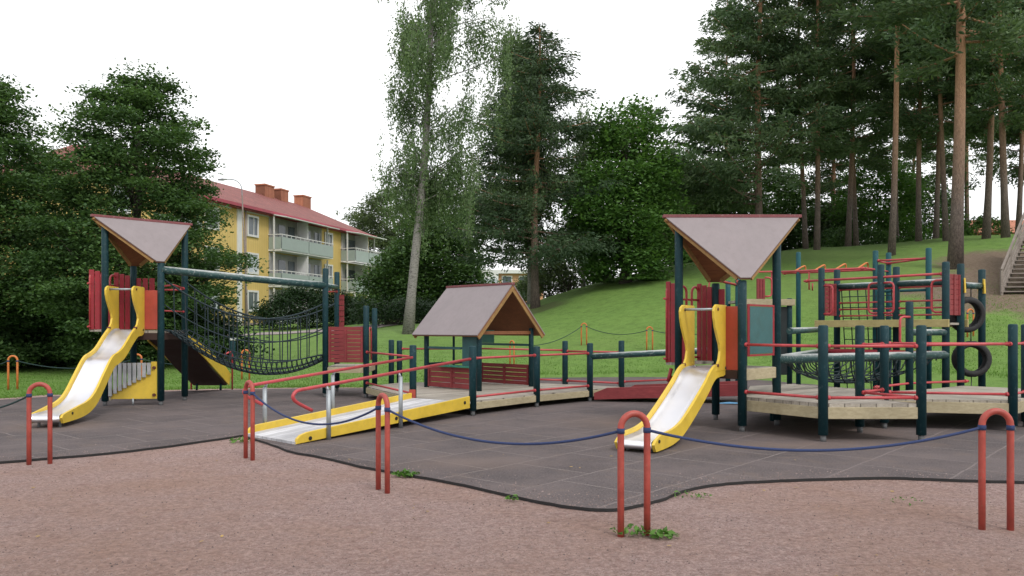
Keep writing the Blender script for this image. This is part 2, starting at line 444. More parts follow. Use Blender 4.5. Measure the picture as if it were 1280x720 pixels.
n5 = noise(nt, 2.6, 4, .6, tc); ad2 = nd(nt, 'ShaderNodeMath', operation='MULTIPLY_ADD'); ad2.inputs[1].default_value = 4.5; nt.links.new(n5.outputs[0], ad2.inputs[0]); nt.links.new(ad.outputs[0], ad2.inputs[2])
bump(nt, b, ad2.outputs[0], 1.0, .035)
back = [(-30, 12.5), (-20, 14.2), (-13.2, 16.0), (-11.0, 18.9), (-8.6, 20.6), (-6, 21.3), (-3.4, 21.4), (-1, 23.6), (1, 25.9), (4, 26.3), (7.5, 26.0), (10, 23.4), (14, 20.2), (22, 18.8)]
def wig(pts, amp, step=.35, seed=3):
    r = random.Random(seed); out = []
    for a, b in zip(pts[:-1], pts[1:]):
        L = math.dist(a, b); n = max(1, int(L / step))
        for i in range(n):
            t = i / n; out.append((a[0] + (b[0] - a[0]) * t + r.uniform(-amp, amp), a[1] + (b[1] - a[1]) * t + r.uniform(-amp, amp)))
    out.append(pts[-1]); return out
m = MB(); pts = wig(back, .12) + [(22, -12), (-30, -12)]
m.add([(p[0], p[1], .008) for p in pts], [tuple(range(len(pts)))[::-1]])
tag(m.build('sand', sm), 'pinkish gravel sand in front of the playground', None, None, 'structure')

# rubber flooring slab
def spline(pts, n=6):
    out = []
    P = [Vector(p) for p in pts]
    for i in range(len(P) - 1):
        p0, p1, p2, p3 = P[max(i - 1, 0)], P[i], P[i + 1], P[min(i + 2, len(P) - 1)]
        for k in range(n):
            t = k / n
            out.append(.5 * ((2 * p1) + (p2 - p0) * t + (2 * p0 - 5 * p1 + 4 * p2 - p3) * t * t + (3 * p1 - p0 - 3 * p2 + p3) * t ** 3))
    out.append(P[-1]); return out
fr = [(-90, 585), (0, 581), (60, 576), (120, 571), (200, 562), (270, 552), (303, 547)]
fr2 = [(303, 547), (335, 557), (366, 568), (400, 574), (450, 586), (520, 599), (580, 610), (640, 624), (700, 636), (745, 641), (780, 640), (825, 629), (860, 616), (900, 609), (960, 605), (1040, 602), (1120, 601), (1200, 604), (1420, 610)]
front = [tuple(p) for p in spline([G(*p) for p in fr], 5)][:-1] + [tuple(p) for p in spline([G(*p) for p in fr2], 5)]
rback = [(17, 17.8), (12.5, 19.6), (9.6, 22.4), (7, 25.0), (4, 25.4), (1, 25.0), (-1, 22.6), (-3.6, 20.7), (-6, 20.5), (-8.2, 19.8), (-10.4, 18.3), (-12.4, 15.5), (-15, 12.8)]
pts = front + rback
rm, nt, b, o_ = new_mat('rubber_tiles')
tc = nd(nt, 'ShaderNodeTexCoord').outputs['Object']
mp = nd(nt, 'ShaderNodeMapping'); mp.inputs['Rotation'].default_value = (0, 0, R(-49)); nt.links.new(tc, mp.inputs[0])
br = nd(nt, 'ShaderNodeTexBrick', offset=.5); br.inputs['Scale'].default_value = 1
br.inputs['Brick Width'].default_value = 1.0; br.inputs['Row Height'].default_value = 1.0
br.inputs['Mortar Size'].default_value = .014; br.inputs['Mortar Smooth'].default_value = .3
br.inputs['Color1'].default_value = (.078, .066, .067, 1); br.inputs['Color2'].default_value = (.095, .081, .082, 1); br.inputs['Mortar'].default_value = (.17, .145, .14, 1)
wob = noise(nt, 2.5, 3, .5, tc); wv = nd(nt, 'ShaderNodeVectorMath', operation='MULTIPLY_ADD'); nt.links.new(wob.outputs[1], wv.inputs[0]); wv.inputs[1].default_value = (.05, .05, 0); nt.links.new(mp.outputs[0], wv.inputs[2])
nt.links.new(wv.outputs[0], br.inputs['Vector'])
n1 = noise(nt, .5, 6, .7, tc); n2 = noise(nt, 55, 4, .75, tc); n3 = noise(nt, 2.2, 7, .75, tc)
gr = ramp(nt, n2.outputs[0], [(.38, (.6,) * 3), (.62, (1.45,) * 3)])
c = mixc(nt, 1, br.outputs[0], gr, 'MULTIPLY')
c = mixc(nt, ramp(nt, n1.outputs[0], [(.40, (0, 0, 0)), (.62, (.7,) * 3)]), c, (.145, .118, .116))
def dust(cx, cy, rx, ry, amt):
    global c
    mp_ = nd(nt, 'ShaderNodeMapping'); mp_.inputs['Location'].default_value = (-cx / rx, -cy / ry, 0); mp_.inputs['Scale'].default_value = (1 / rx, 1 / ry, 0); nt.links.new(tc, mp_.inputs[0])
    ln = nd(nt, 'ShaderNodeVectorMath', operation='LENGTH'); nt.links.new(mp_.outputs[0], ln.inputs[0])
    ad_ = nd(nt, 'ShaderNodeMath', operation='MULTIPLY_ADD'); nt.links.new(n3.outputs[0], ad_.inputs[0]); ad_.inputs[1].default_value = 1.6; nt.links.new(ln.outputs[1], ad_.inputs[2])
    hf = nd(nt, 'ShaderNodeMath', operation='MULTIPLY'); hf.inputs[1].default_value = .5; nt.links.new(ad_.outputs[0], hf.inputs[0])
    c = mixc(nt, ramp(nt, hf.outputs[0], [(.35, (amt,) * 3), (.85, (0, 0, 0))]), c, (.17, .125, .105))
dust(2.2, 13.2, 2.0, 1.6, .8); dust(4.9, 12.0, 1.6, 1.8, .8); dust(-2.9, 11.4, 1.2, .8, .6); dust(-7.2, 12.6, 1.2, 1.0, .7); dust(-.5, 9.2, 1.3, .7, .5); dust(3.6, 10.6, 2.4, .5, .6)
c = mixc(nt, ramp(nt, n3.outputs[0], [(.52, (0, 0, 0)), (.70, (.6,) * 3)]), c, (.15, .115, .10))
nt.links.new(c, b.inputs['Base Color']); b.inputs['Roughness'].default_value = .92; b.inputs['Specular IOR Level'].default_value = .2
bump(nt, b, n2.outputs[0], .6, .012)
pts = wig(front, .010, .12, 8) + rback; m = MB(); m.slab(pts, .012, GZ)
o = m.build('rubber_flooring', rm); o.data.materials.append(M['rubber_edge'])
for p in o.data.polygons:
    if abs(p.normal.z) < .5: p.material_index = 1
tag(o, 'dark rubber safety tiles under the play equipment', None, None, 'structure')
# gravel path by the apartment block
pth = []
for u_, d_ in ((-.40, 44), (-.30, 44), (-.22, 44.5), (-.16, 46), (-.10, 50), (-.05, 56)): pth.append((u_ * d_, d_))
m = MB(); L = []
for i, p in enumerate(spline([(*p, 0) for p in pth], 8)): L.append((p.x, p.y))
vs = []; fs = []
for i, p in enumerate(L):
    for k in (-1.6, -.5, .5, 1.6): vs.append((p[0], p[1] + k, zg(p[0], p[1] + k) + .03))
for i in range(len(L) - 1):
    for k in range(3): fs.append((i * 4 + k, (i + 1) * 4 + k, (i + 1) * 4 + k + 1, i * 4 + k + 1))
m.add(vs, fs, True)
tag(m.build('path', paint('path_gravel', (.27, .23, .22), .95, (.18, .15, .14), .5, 3)), 'pale gravel path in front of the yellow block', None, None, 'structure')

# ------------------------------------------------------------------ slides
def ease(profile, n=44):
    P = [Vector((a, 0, b)) for a, b in profile]
    return [(p.x, p.z) for p in spline(P, max(2, n // (len(P) - 1)))]
def slide(label, entry, exitp, profile, width, side_lo, side_hi, wing, ztop):
    root = thing('slide', label, 'slide', (entry[0], entry[1], GZ), 'yellow metal chute slides')
    u = Vector((exitp[0] - entry[0], exitp[1] - entry[1], 0)); Ltot = u.length; u.normalize(); v = Vector((-u.y, u.x, 0))
    e = Vector((entry[0], entry[1], 0))
    pr = [(a * Ltot, z) for a, z in ease(profile)]
    # chute with rolled lip
    m = MB(); ch = pr + [(pr[-1][0] + .05, pr[-1][1] - .015), (pr[-1][0] + .065, pr[-1][1] - .05), (pr[-1][0] + .03, pr[-1][1] - .085)]
    cols = [-.5, -.46, -.25, 0, .25, .46, .5]
    vs = []
    for s_, z in ch:
        for k in cols: vs.append(e + u * s_ + v * (k * width) + Vector((0, 0, z + (.035 if abs(k) == .5 else 0))))
    nc = len(cols); fs = [(i * nc + k, i * nc + k + 1, (i + 1) * nc + k + 1, (i + 1) * nc + k) for i in range(len(ch) - 1) for k in range(nc - 1)]
    m.add(vs, fs, True); o = m.build('chute', M['steel'], root)
    so = o.modifiers.new('thick', 'SOLIDIFY'); so.thickness = .008
    for sgn in (-1, 1):
        top = []; bot = []
        n = len(pr)
        for i, (s_, z) in enumerate(pr):
            a = pr[max(0, i - 1)]; b_ = pr[min(n - 1, i + 1)]
            t = Vector((b_[0] - a[0], b_[1] - a[1])).normalized(); nr = Vector((-t.y, t.x))
            k = min(1, (n - 1 - i) / 5 + .25) if i > n - 5 else 1
            k2 = min(1, i / 3 + .5)
            top.append((s_ + nr.x * side_hi * k, z + nr.y * side_hi * k)); bot.append((s_ - nr.x * side_lo * k2, z - nr.y * side_lo * k2))
        tip = (pr[-1][0] + .06, pr[-1][1] - .02)
        ring = top + [tip] + bot[::-1]
        m = MB(); c0 = sgn * (width / 2 + .022); N = len(ring)
        for off, flip in ((c0 - .02, False), (c0 + .02, True)): pass
        va = [e + u * a + v * (c0 - .02) + Vector((0, 0, z)) for a, z in ring]; vb = [e + u * a + v * (c0 + .02) + Vector((0, 0, z)) for a, z in ring]
        fs = []
        for i in range(n - 1):
            j = N - 1 - i
            fs.append((i, i + 1, j - 1, j)); fs.append((N + i, N + j, N + j - 1, N + i + 1))
        fs.append((n - 1, n, n + 1)); fs.append((N + n - 1, N + n + 1, N + n))
        fs += [(i, N + i, N + (i + 1) % N, (i + 1) % N) for i in range(N)]
        m.add(va + vb, fs); sd = m.build('side_board', M['yellow'], root)
        for f_ in (.03, .97):
            bl = MB(); i = int(f_ * (n - 1)); p = e + u * pr[i][0] + v * (c0 + .02 * sgn) + Vector((0, 0, pr[i][1] + .01))
            bl.tube([p - v * .003 * sgn, p + v * .012 * sgn], .022, 10)
            bl.build('bolt', M['black'], sd)
        # curved wing beside the entry
        zb = profile[0][1] - .03; H = ztop - zb
        out = [(-.04, 0), (-.04, .97), (0, 1.0), (.8, 1.0), (.95, .96), (1, .90), (.98, .80), (.88, .66), (.72, .52), (.56, .40), (.50, .30), (.58, .18), (.75, .08), (.9, 0)]
        m = MB(); ptsw = [e + u * (a * wing) + v * c0 * 1.02 + Vector((0, 0, zb + h * H)) for a, h in out]
        m.plate(ptsw, .036)
        w = m.build('wing_board', M['yellow'], root, .005)
        for a, h in ((.72, .93), (.72, .09)):
            kb = MB(); p = e + u * (a * wing) + v * c0 * 1.02 + Vector((0, 0, zb + h * H)); kb.tube([p - v * .03, p + v * .03], .024, 10)
            kb.build('knob', M['knob'], w)
    a = .72 * wing; p = e + u * a + Vector((0, 0, profile[0][1] - .03 + .93 * (ztop - profile[0][1] + .03)))
    add_rail(root, [p - v * width * .5, p + v * width * .5], .02, 'galv', 'grab_bar')
    for sgn in (-1, 1):
        s_ = pr[-1][0] - .12; p = e + u * s_ + v * (sgn * width * .36)
        m = MB(); m.tube([V(p, GZ), V(p, pr[-1][1] - .005)], .022, 10); m.build('leg', M['galv'], root)
    return root, u, v, e

def tower_roof(root, ra, rb, zr, tip1, z1, tip2, z2):
    """butterfly roof: a ridge board and a triangle falling to each tip"""
    ra, rb = V(ra, zr), V(rb, zr); mid = (ra + rb) / 2
    for tip, zt_ in ((tip1, z1), (tip2, z2)):
        tp = V(tip, zt_); dd = (rb - ra).normalized() * .075
        tri = [ra, tp - dd, tp + dd, rb]
        nor = (tri[1] - tri[0]).cross(tri[3] - tri[0]).normalized()
        if nor.z < 0: nor = -nor
        m = MB(); m.plate([p + nor * .012 for p in tri], .02); o = m.build('roof_panel', M['roof'], root)
        m = MB(); m.plate([p - nor * .012 for p in tri], .02); m.build('soffit', M['roof_in'], o)
        m = MB()
        for p_, q_ in ((tri[0], tri[1]), (tri[3], tri[2])):
            ins = ((tri[0] + tri[3]) / 2 - p_).normalized() * .03
            m.bar(p_ + ins - nor * .045, q_ + (p_ - q_).normalized() * .06 + ins * .4 - nor * .045, .035, .07)
        m.build('verge_board', M['verge'], o)
    m = MB(); ax = (rb - ra).normalized(); m.bar(ra - ax * .02 + Vector((0, 0, .012)), rb + ax * .02 + Vector((0, 0, .012)), .09, .05); m.build('ridge_board', M['roof_edge'], root, .006)

def bay(root, a, b, nrm, off, z0, z1, nh):
    """barrier of red hoops that stands off the tower's side, closed by crimson boards at its ends"""
    a, b = Vector((a[0], a[1], 0)), Vector((b[0], b[1], 0)); o = Vector((nrm[0], nrm[1], 0)) * off; t = (b - a).normalized(); L = (b - a).length
    for p in (a + t * .09, b - t * .09):
        m = MB()
        for k in range(3):
            q = p + o * (.25 + .36 * k); zz = z1 + (.0, .03, .06)[k]
            m.box((q.x, q.y, (z0 + zz) / 2), (off * .31, .028, zz - z0), math.atan2(o.y, o.x))
        m.build('bay_side', M['crimson'], root, .006)
    for i in range(nh):
        c0 = a + t * (L * (i + .5) / nh) + o * 1.06; w = L / nh * .28
        pts = [V(c0 - t * w, z0)] + [V(c0 - t * w * math.cos(x), z1 - w + w * math.sin(x)) for x in np.linspace(0, math.pi, 9)] + [V(c0 + t * w, z0)]
        add_rail(root, pts, .021, 'red', 'barrier_hoop')
    for z in (z0 + .06, z1 - .22):
        m = MB(); m.tube([V(a + o * 1.06, z), V(b + o * 1.06, z)], .018, 8); m.build('barrier_rail', M['red'], root)
    m = MB(); c = (a + b) / 2 + o * .55
    m.box((c.x, c.y, z0 - .02), (L - .16, off * 1.15, .045), math.atan2(t.y, t.x)); m.build('bay_floor', M['deckwood'], root)

# ---- left tower ------------------------------------------------------------
P1, P2, P3, P4 = (-7.10, 16.10), (-8.18, 16.0), (-7.05, 17.15), (-8.13, 17.1)
LD = 1.55
tw = thing('play_tower', 'tall play tower with tipped triangular roof in front of the dark maple', 'play tower', (-7.6, 16.6, GZ), 'roofed play towers')
for p, h in ((P1, 2.93), (P2, 3.72), (P3, 3.72), (P4, 2.93)): add_post(tw, *p, h)
tower_roof(tw, (-8.36, 15.84), (-6.96, 17.25), 3.83, (-7.08, 16.02), 2.93, (-8.16, 17.2), 2.95)
m = MB(); m.slab([P1, P3, P4, P2], LD - .05, LD); m.build('deck', M['deckwood'], tw)
m = MB()
for a, b in ((P1, P2), (P1, P3), (P3, P4), (P2, P4)): m.bar(V(lerp(a, b, .06), LD - .12), V(lerp(a, b, .94), LD - .12), .05, .14)
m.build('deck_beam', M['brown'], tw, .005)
bay(tw, P2, P4, (-1, -.05), .32, LD + .02, 2.72, 3)
# boards either side of the slide's mouth
m = MB(); m.plate([V(lerp(P1, P2, .06), LD + .02), V(lerp(P1, P2, .30), LD + .02), V(lerp(P1, P2, .30), 2.36), V(lerp(P1, P2, .06), 2.36)], .025); m.build('front_panel', M['orange'], tw, .004)
m = MB(); m.plate([V(lerp(P2, P1, .06), LD + .02), V(lerp(P2, P1, .20), LD + .02), V(lerp(P2, P1, .18), 2.0), V(lerp(P2, P1, .24), 2.36), V(lerp(P2, P1, .06), 2.36)], .025); m.build('front_panel', M['crimson'], tw, .004)
m = MB()
for k in range(3): q = lerp(P4, P3, .10 + .13 * k); m.box((q.x, q.y, 2.12), (.11, .025, 1.1))
m.build('rear_panel', M['crimson'], tw, .004)
add_rail(tw, [V(lerp(P4, P3, .5), 2.42), V(P3, 2.42)]); add_rail(tw, [V(P1, 2.44), V(lerp(P1, P3, .5), 2.5), V(P3, 2.44)], .02)
add_rail(tw, [V(P1, 1.95), V(P3, 1.95)], .016)
slide('longer wavy yellow slide coming down from the left tower', (-7.66, 15.98), (-7.27, 12.42),
      [(0, LD), (.09, LD - .01), (.17, LD - .14), (.29, LD - .40), (.37, LD - .50), (.44, LD - .57), (.54, LD - .84), (.64, LD - 1.12), (.72, LD - 1.25), (.82, LD - 1.31), (1, LD - 1.33)], .44, .11, .10, .62, 2.42)
# xylophone panel under the deck
a, b = V(lerp(P1, P2, .07), 0), V(lerp(P1, P2, .93), 0)
xy = thing('xylophone_panel', 'yellow play panel with grey chime bars under the left tower deck', 'play panel', (a.x, a.y - .02, GZ))
t = (b - a).normalized()
def pan(f, z, off=0): p = lerp(a, b, f); return Vector((p.x, p.y + off, z))
m = MB(); m.plate([pan(0, .17), pan(.95, .17), pan(.95, .30), pan(.0, .62), pan(0, .90)][:3] + [pan(.95, .36), pan(.12, .72), pan(.12, .92), pan(0, .92)], .025); m.build('board', M['yellow'], xy, .004)
for i in range(9):
    f = .15 + .80 * i / 8; q = pan(f, 0, -.045); lo = .66 - .43 * i / 8
    m = MB(); m.box((q.x, q.y, (lo + .90) / 2), (.072, .03, .90 - lo), math.atan2(t.y, t.x)); m.build('chime_bar', M['greyslat'], xy, .006)
m = MB(); m.bar(pan(.09, .87), pan(.99, .87), .02, .05); m.bar(pan(.965, .15), pan(.965, .92), .03, .06); m.build('frame', M['fascia'], xy)
for f, z in ((.05, .80), (.05, .25), (.965, .25)): m = MB(); m.tube([pan(f, z, -.01), pan(f, z, -.05)], .032, 12); m.build('knob', M['knob'], xy)
m = MB(); m.tube([pan(.5, GZ), pan(.5, .18)], .02, 8); m.build('leg', M['galv'], xy)

# climbing ramp at the back of the left tower
cr = thing('climbing_ramp', 'dark steep climbing ramp with yellow sides behind the left tower', 'climbing ramp', (-7.6, 19.5, GZ))
c0, c1 = Vector((-7.58, 17.2, LD - .02)), Vector((-7.62, 20.1, .20))
mid = lerp(c0, c1, .62) + Vector((0, 0, -.02))
m = MB(); hw = .42
prof = [c0, lerp(c0, c1, .3) + Vector((0, 0, .05)), mid, c1]
vs = []
for p in prof:
    for sx_ in (-hw, hw):
        for dz in (0, -.05): vs.append(p + Vector((sx_, 0, dz)))
fs = []
for i in range(3):
    o = i * 4; n = o + 4
    fs += [(o, n, n + 2, o + 2), (o + 1, o + 3, n + 3, n + 1), (o, o + 1, n + 1, n), (o + 2, n + 2, n + 3, o + 3)]
fs += [(0, 2, 3, 1), (12, 13, 15, 14)]
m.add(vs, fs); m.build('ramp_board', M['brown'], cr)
m = MB()
for i in range(6): p = lerp(c0, c1, .1 + .15 * i) + Vector((0, 0, .045)); m.box((p.x, p.y, p.z), (.7, .05, .04))
m.build('foot_cleat', M['fascia'], cr)
for sg in (-1, 1):
    m = MB(); o = Vector((sg * (hw + .02), 0, 0))
    m.plate([lerp(c0, c1, .12) + o + Vector((0, 0, -.06)), lerp(c0, c1, .5) + o + Vector((0, 0, -.02)), c1 + o + Vector((0, .08, -.05)), c1 + o + Vector((0, .2, .22)), c1 + o + Vector((0, -.1, .40)), lerp(c0, c1, .5) + o + Vector((0, 0, .26)), lerp(c0, c1, .12) + o + Vector((0, 0, .10))], .03)
    m.build('side_board', M['yellow'], cr, .004)
m = MB()
for sg in (-1, 1): m.tube([(c1.x + sg * .3, c1.y - .1, GZ), (c1.x + sg * .3, c1.y - .1, .2)], .03, 8)
m.build('leg', M['green'], cr)
for sg in (-1, 1): add_rail(cr, [(c1.x + sg * .52, c1.y + .1, GZ), (c1.x + sg * .52, c1.y + .1, .92), (c1.x + sg * .52, c1.y - .05, 1.0), (c1.x + sg * .5, c1.y - .35, .95)], .022, 'red', 'handrail')

# ---- station at the right end of the rope bridge ---------------------------
L1, L2, S1, S2 = (-4.22, 18.0), (-4.31, 19.6), (-3.27, 17.85), (-3.34, 19.35)
SD = .72
st = thing('play_platform', 'small platform with red slatted wall between rope bridge and ramp', 'play platform', (-3.8, 18.7, GZ))
for p, h in ((L1, 2.95), (L2, 2.98), (S1, 2.10), (S2, 2.08)): add_post(st, *p, h)
m = MB(); m.slab([L1, L2, S2, S1], SD - .05, SD); m.build('deck', M['deckwood'], st)
m = MB(); m.bar(V(lerp(L1, S1, .05), SD - .07), V(lerp(L1, S1, .95), SD - .07), .05, .12); m.bar(V(lerp(S2, S1, .05), SD - .07), V(lerp(S2, S1, .95), SD - .07), .05, .12); m.build('fascia', M['fascia'], st, .005)
slat_panel(st, 'wall_panel', lerp(L1, S1, .08), lerp(L1, S1, .93), .82, 1.63, 9, 'dred', gap=.008)
slat_panel(st, 'wall_panel', lerp(L2, S2, .06), lerp(L2, S2, .19), .82, 2.42, 12, 'dred', frame=False)
m = MB(); m.tube([V(L1, 2.56), V(L2, 2.60)], .06, 14); m.build('cross_log', M['log'], st)
q = lerp(S1, S2, .28)
add_rail(st, [V(q, .85), V(q, 1.5), V(lerp(S1, S2, .34), 1.6), V(lerp(S1, S2, .5), 1.6), V(lerp(S1, S2, .56), 1.5), V(lerp(S1, S2, .56), .85)], .021, 'red', 'grab_rail')
add_rail(st, [V(L1, 2.42), V(L2, 2.5)], .02)

# ---- rope bridge -----------------------------------------------------------
rb = thing('rope_bridge', 'sagging rope net bridge hung under a long green log', 'rope bridge', (-5.7, 17.4, GZ))
m = MB(); m.tube([V(P1, 2.78), V(lerp(P1, L1, .5), 2.665), V(L1, 2.56)], .078, 18); m.build('log', M['log'], rb)
def sag(a, b, t, dip): p = lerp(a, b, t); p = p.copy(); p.z -= dip * 4 * t * (1 - t); return p
A0, A1 = V(lerp(P1, P3, .1), LD), V(lerp(P1, P3, .92), LD)
B0, B1 = V(lerp(L1, L2, .06), .95), V(lerp(L1, L2, .75), .95)
def floor_pt(s_, t):
    # s_: 0 near side .. 1 far side; sides rise so that the net makes a trough
    p = lerp(sag(A0, B0, t, .66), sag(A1, B1, t, .66), s_)
    e_ = abs(s_ - .5) * 2; p.z += .30 * e_ ** 3 * (4 * t * (1 - t)) ** .5
    return p
m = MB(); NT, NS = 30, 9
for i in range(NS): m.tube([floor_pt(i / (NS - 1), k / NT) for k in range(NT + 1)], .0145, 5, caps=False)
for k in range(1, NT): m.tube([floor_pt(i / 12, k / NT) for i in range(13)], .0135, 5, caps=False)
m.build('floor_net', M['net'], rb)
for s_, pa, pb, la, lb in ((0, P1, P3, L1, L2), (1, P3, P1, L2, L1)):
    A2 = V(lerp(P1, P3, .04 + .90 * s_), 2.62); B2 = V(lerp(L1, L2, .04 + .72 * s_), 2.18)
    A3 = V(lerp(P1, P3, .06 + .88 * s_), 2.10); B3 = V(lerp(L1, L2, .05 + .72 * s_), 1.62)
    h = MB(); h.tube([sag(A2, B2, k / 24, .58) for k in range(25)], .019, 6, caps=False); h.build('hand_rope', M['net'], rb)
    m = MB()
    m.tube([sag(A3, B3, k / 24, .55) for k in range(25)], .014, 5, caps=False)
    rr = random.Random(5 + s_)
    for k in range(1, 16):
        t = k / 16 + rr.uniform(-.008, .008); m.tube([sag(A2, B2, t, .58), sag(A3, B3, t, .55), floor_pt(s_, t)], .013, 5, caps=False)
    for k in range(3, 10):   # loose loops under the hand rope
        t = k / 16 + .02; t2 = t + .035; p, q = sag(A2, B2, t, .58), sag(A2, B2, t2, .58); c = (p + q) / 2 - Vector((0, 0, .13)); m.tube([p, lerp(p, c, .7), c, lerp(q, c, .7), q], .008, 5, caps=False)
    m.build('side_net', M['net'], rb)

# ---- access ramp -----------------------------------------------------------
HD = .29
f0, f1, b0, b1 = Vector((-2.90, 10.65, 0)), Vector((-.74, 14.12, 0)), Vector((-3.84, 11.5, 0)), Vector((-1.86, 14.85, 0))
ar = thing('access_ramp', 'silvery wooden access ramp with yellow edge boards and red handrails', 'ramp', (-2.3, 12.7, GZ))
za, zb_ = .075, HD + .005
m = MB(); vs = [V(f0, za), V(f1, zb_), V(b1, zb_), V(b0, za)]
m.add(vs + [p - Vector((0, 0, .035)) for p in vs], [(0, 1, 2, 3), (7, 6, 5, 4), (0, 4, 5, 1), (1, 5, 6, 2), (2, 6, 7, 3), (3, 7, 4, 0)]); m.build('walkway', M['rampwood'], ar)
for p0, p1 in ((f0, f1), (b0, b1)):
    t = (p1 - p0).normalized(); zlo, zhi = -.01, .125
    s0 = p0 + t * .02
    def rp(k, dz): q = lerp(p0, p1, k); return V(q, za + (zb_ - za) * k + dz)
    m = MB(); m.plate([rp(0, -.03), rp(.99, -.11), rp(.99, .10), rp(.05, .10), rp(.02, .08), rp(.004, .04)], .045); bd = m.build('edge_board', M['yellow'], ar, .006)
    sd = Vector((t.y, -t.x, 0)) * (1 if p0 is f0 else -1)
    for k in (.06, .5, .95):
        q = rp(k, .01); m = MB(); m.tube([q + sd * .02, q + sd * .034], .028, 10)
        m.build('bolt', M['black'], bd)
for p0, p1, ks in ((f0, f1, (.14, .52)), (b0, b1, (.10, .47))):
    r0 = V(p0, .76); r1 = V(p1, 1.05); t = (r1 - r0).normalized()
    s_ = r0 + t * .12
    curl = [r0 + t * .30 + Vector((0, 0, -.31)), r0 + t * .13 + Vector((0, 0, -.22)), r0 - t * .0 + Vector((0, 0, -.14)), r0 - t * .04 + Vector((0, 0, -.07)), r0 + t * .02 + Vector((0, 0, -.01)), s_]
    cs = spline(curl, 5)
    add_rail(ar, cs + [r1], .025, 'red', 'handrail')
    sd = Vector((t.y, -t.x, 0)).normalized() * (.045 if p0 is f0 else -.045)
    for k in ks:
        q = lerp(p0, p1, k) + sd; zt_ = .76 + .29 * k
        m = MB(); m.tube([V(q, GZ), V(q, zt_ - .07)], .033, 12); o = m.build('stanchion', M['galv'], ar)
        m = MB(); m.tube([V(q, zt_ - .08), V(q - sd, zt_ - .01)], .02, 8); m.build('bracket', M['galv'], o)

# ---- playhouse deck --------------------------------------------------------
R1, R2, R3, R4, R5, R6 = (-.70, 14.2), (-1.86, 14.95), (.49, 15.75), (1.66, 16.95), (1.24, 18.6), (2.44, 17.75)
R7a, R7b = (-2.88, 19.0), (-2.70, 19.1)
N_, W_, E_ = Vector((-.68, 16.5, 0)), Vector((-1.9, 17.7, 0)), Vector((.43, 17.85, 0)); F_ = W_ + E_ - N_
pd = thing('play_deck', 'low wooden deck with red railings carrying the little playhouse', 'deck', (0, 16.5, GZ))
for p, h in ((R1, 1.28), (R2, 1.28), (R3, 1.24), (R4, 1.28), (R5, 1.30), (R6, 1.32), (R7a, 1.32), (R7b, 1.30)): add_post(pd, *p, h)
far = (F_ + Vector((.3, .5, 0))); outline = [R1, R3, R4, (2.0, 17.3), R6, R5, (far.x, far.y), R7b, S1, R2]
m = MB(); m.slab(outline, HD - .05, HD); m.build('boards', M['deckwood'], pd)
m = MB()
for a, b in zip(outline, outline[1:] + outline[:1]): m.bar(V(lerp(a, b, .02), HD - .085), V(lerp(a, b, .98), HD - .085), .05, .125)
m.build('fascia', M['fascia'], pd, .006)
for a, b in ((R1, R3), (R3, R4), (R5, R6), (S1, R2)):
    add_rail(pd, [V(a, 1.06), V(b, 1.06)]); add_rail(pd, [V(a, HD + .08), V(b, HD + .08)])
add_rail(pd, [V(R7b, 1.1), V(F_ + Vector((.1, .25, 0)), 1.1), V(R5, 1.08)]); add_rail(pd, [V(F_ + Vector((.8, .1, 0)), HD + .09), V(R5, HD + .09)])
m = MB(); m.box((R2[0] + .0, R2[1] - .09, HD + .08), (.12, .04, .16)); m.build('corner_board', M['orange'], pd)

# ---- playhouse -------------------------------------------------------------
ph = thing('playhouse', 'open play hut with pitched grey-pink roof and low red walls', 'playhouse', (-.75, 17.5, HD))
gdir = (E_ - N_).normalized(); rdir = (W_ - N_).normalized()
ZE, ZR = 1.44, 2.53
for p in (N_, W_, E_, F_): add_post(ph, p.x, p.y, 1.60, .055, 'green', HD, False)
rmid0, rmid1 = (N_ + E_) / 2 - rdir * .2, (W_ + F_) / 2 + rdir * .2
for sg, p, q in ((-1, N_, W_), (1, E_, F_)):
    e0 = p + gdir * (.26 * sg) - rdir * .2; e1 = q + gdir * (.26 * sg) + rdir * .2
    quad = [V(e0, ZE), V(e1, ZE), V(rmid1, ZR), V(rmid0, ZR)]
    nor = (quad[1] - quad[0]).cross(quad[3] - quad[0]).normalized(); nor = nor if nor.z > 0 else -nor
    m = MB(); m.plate([x + nor * .014 for x in quad], .022); o = m.build('roof_panel', M['roof'], ph)
    m = MB(); m.plate([x - nor * .012 for x in quad], .024); m.build('soffit', M['roof_in'], o)
    for a, b in ((e0, rmid0), (e1, rmid1)):
        m = MB(); ins = -nor * .06 + (rdir * .02 if a is e0 else -rdir * .02)
        m.bar(V(a, ZE) + ins, V(b, ZR) + ins, .03, .085); m.build('bargeboard', M['verge'], o, .004)
m = MB(); m.bar(V(rmid0 - rdir * .02, ZR + .02), V(rmid1 + rdir * .02, ZR + .02), .10, .05); m.build('ridge_cap', M['roof_edge'], ph, .006)
slat_panel(ph, 'low_wall', lerp(N_, W_, .04), lerp(N_, W_, .96), HD + .02, .76, 4, 'dred')
slat_panel(ph, 'low_wall', lerp(F_, E_, .04), lerp(F_, E_, .96), HD + .02, .78, 5, 'dred')
m = MB(); m.bar(V(lerp(N_, W_, .04), .785), V(lerp(N_, W_, .72), .785), .28, .035); m.build('counter', M['gpanel'], ph, .006)
m = MB(); m.plate([V(lerp(N_, W_, .04), .81), V(lerp(N_, W_, .30), .81), V(lerp(N_, W_, .30), 1.46), V(lerp(N_, W_, .04), 1.46)], .02); m.build('window_board', M['board'], ph)
m = MB(); m.bar(V(lerp(N_, W_, .32), 1.17), V(lerp(N_, W_, .96), 1.17), .05, .05); m.bar(V(lerp(F_, E_, .04), 1.22), V(lerp(F_, E_, .96), 1.22), .05, .05); m.build('cross_rail', M['board'], ph)
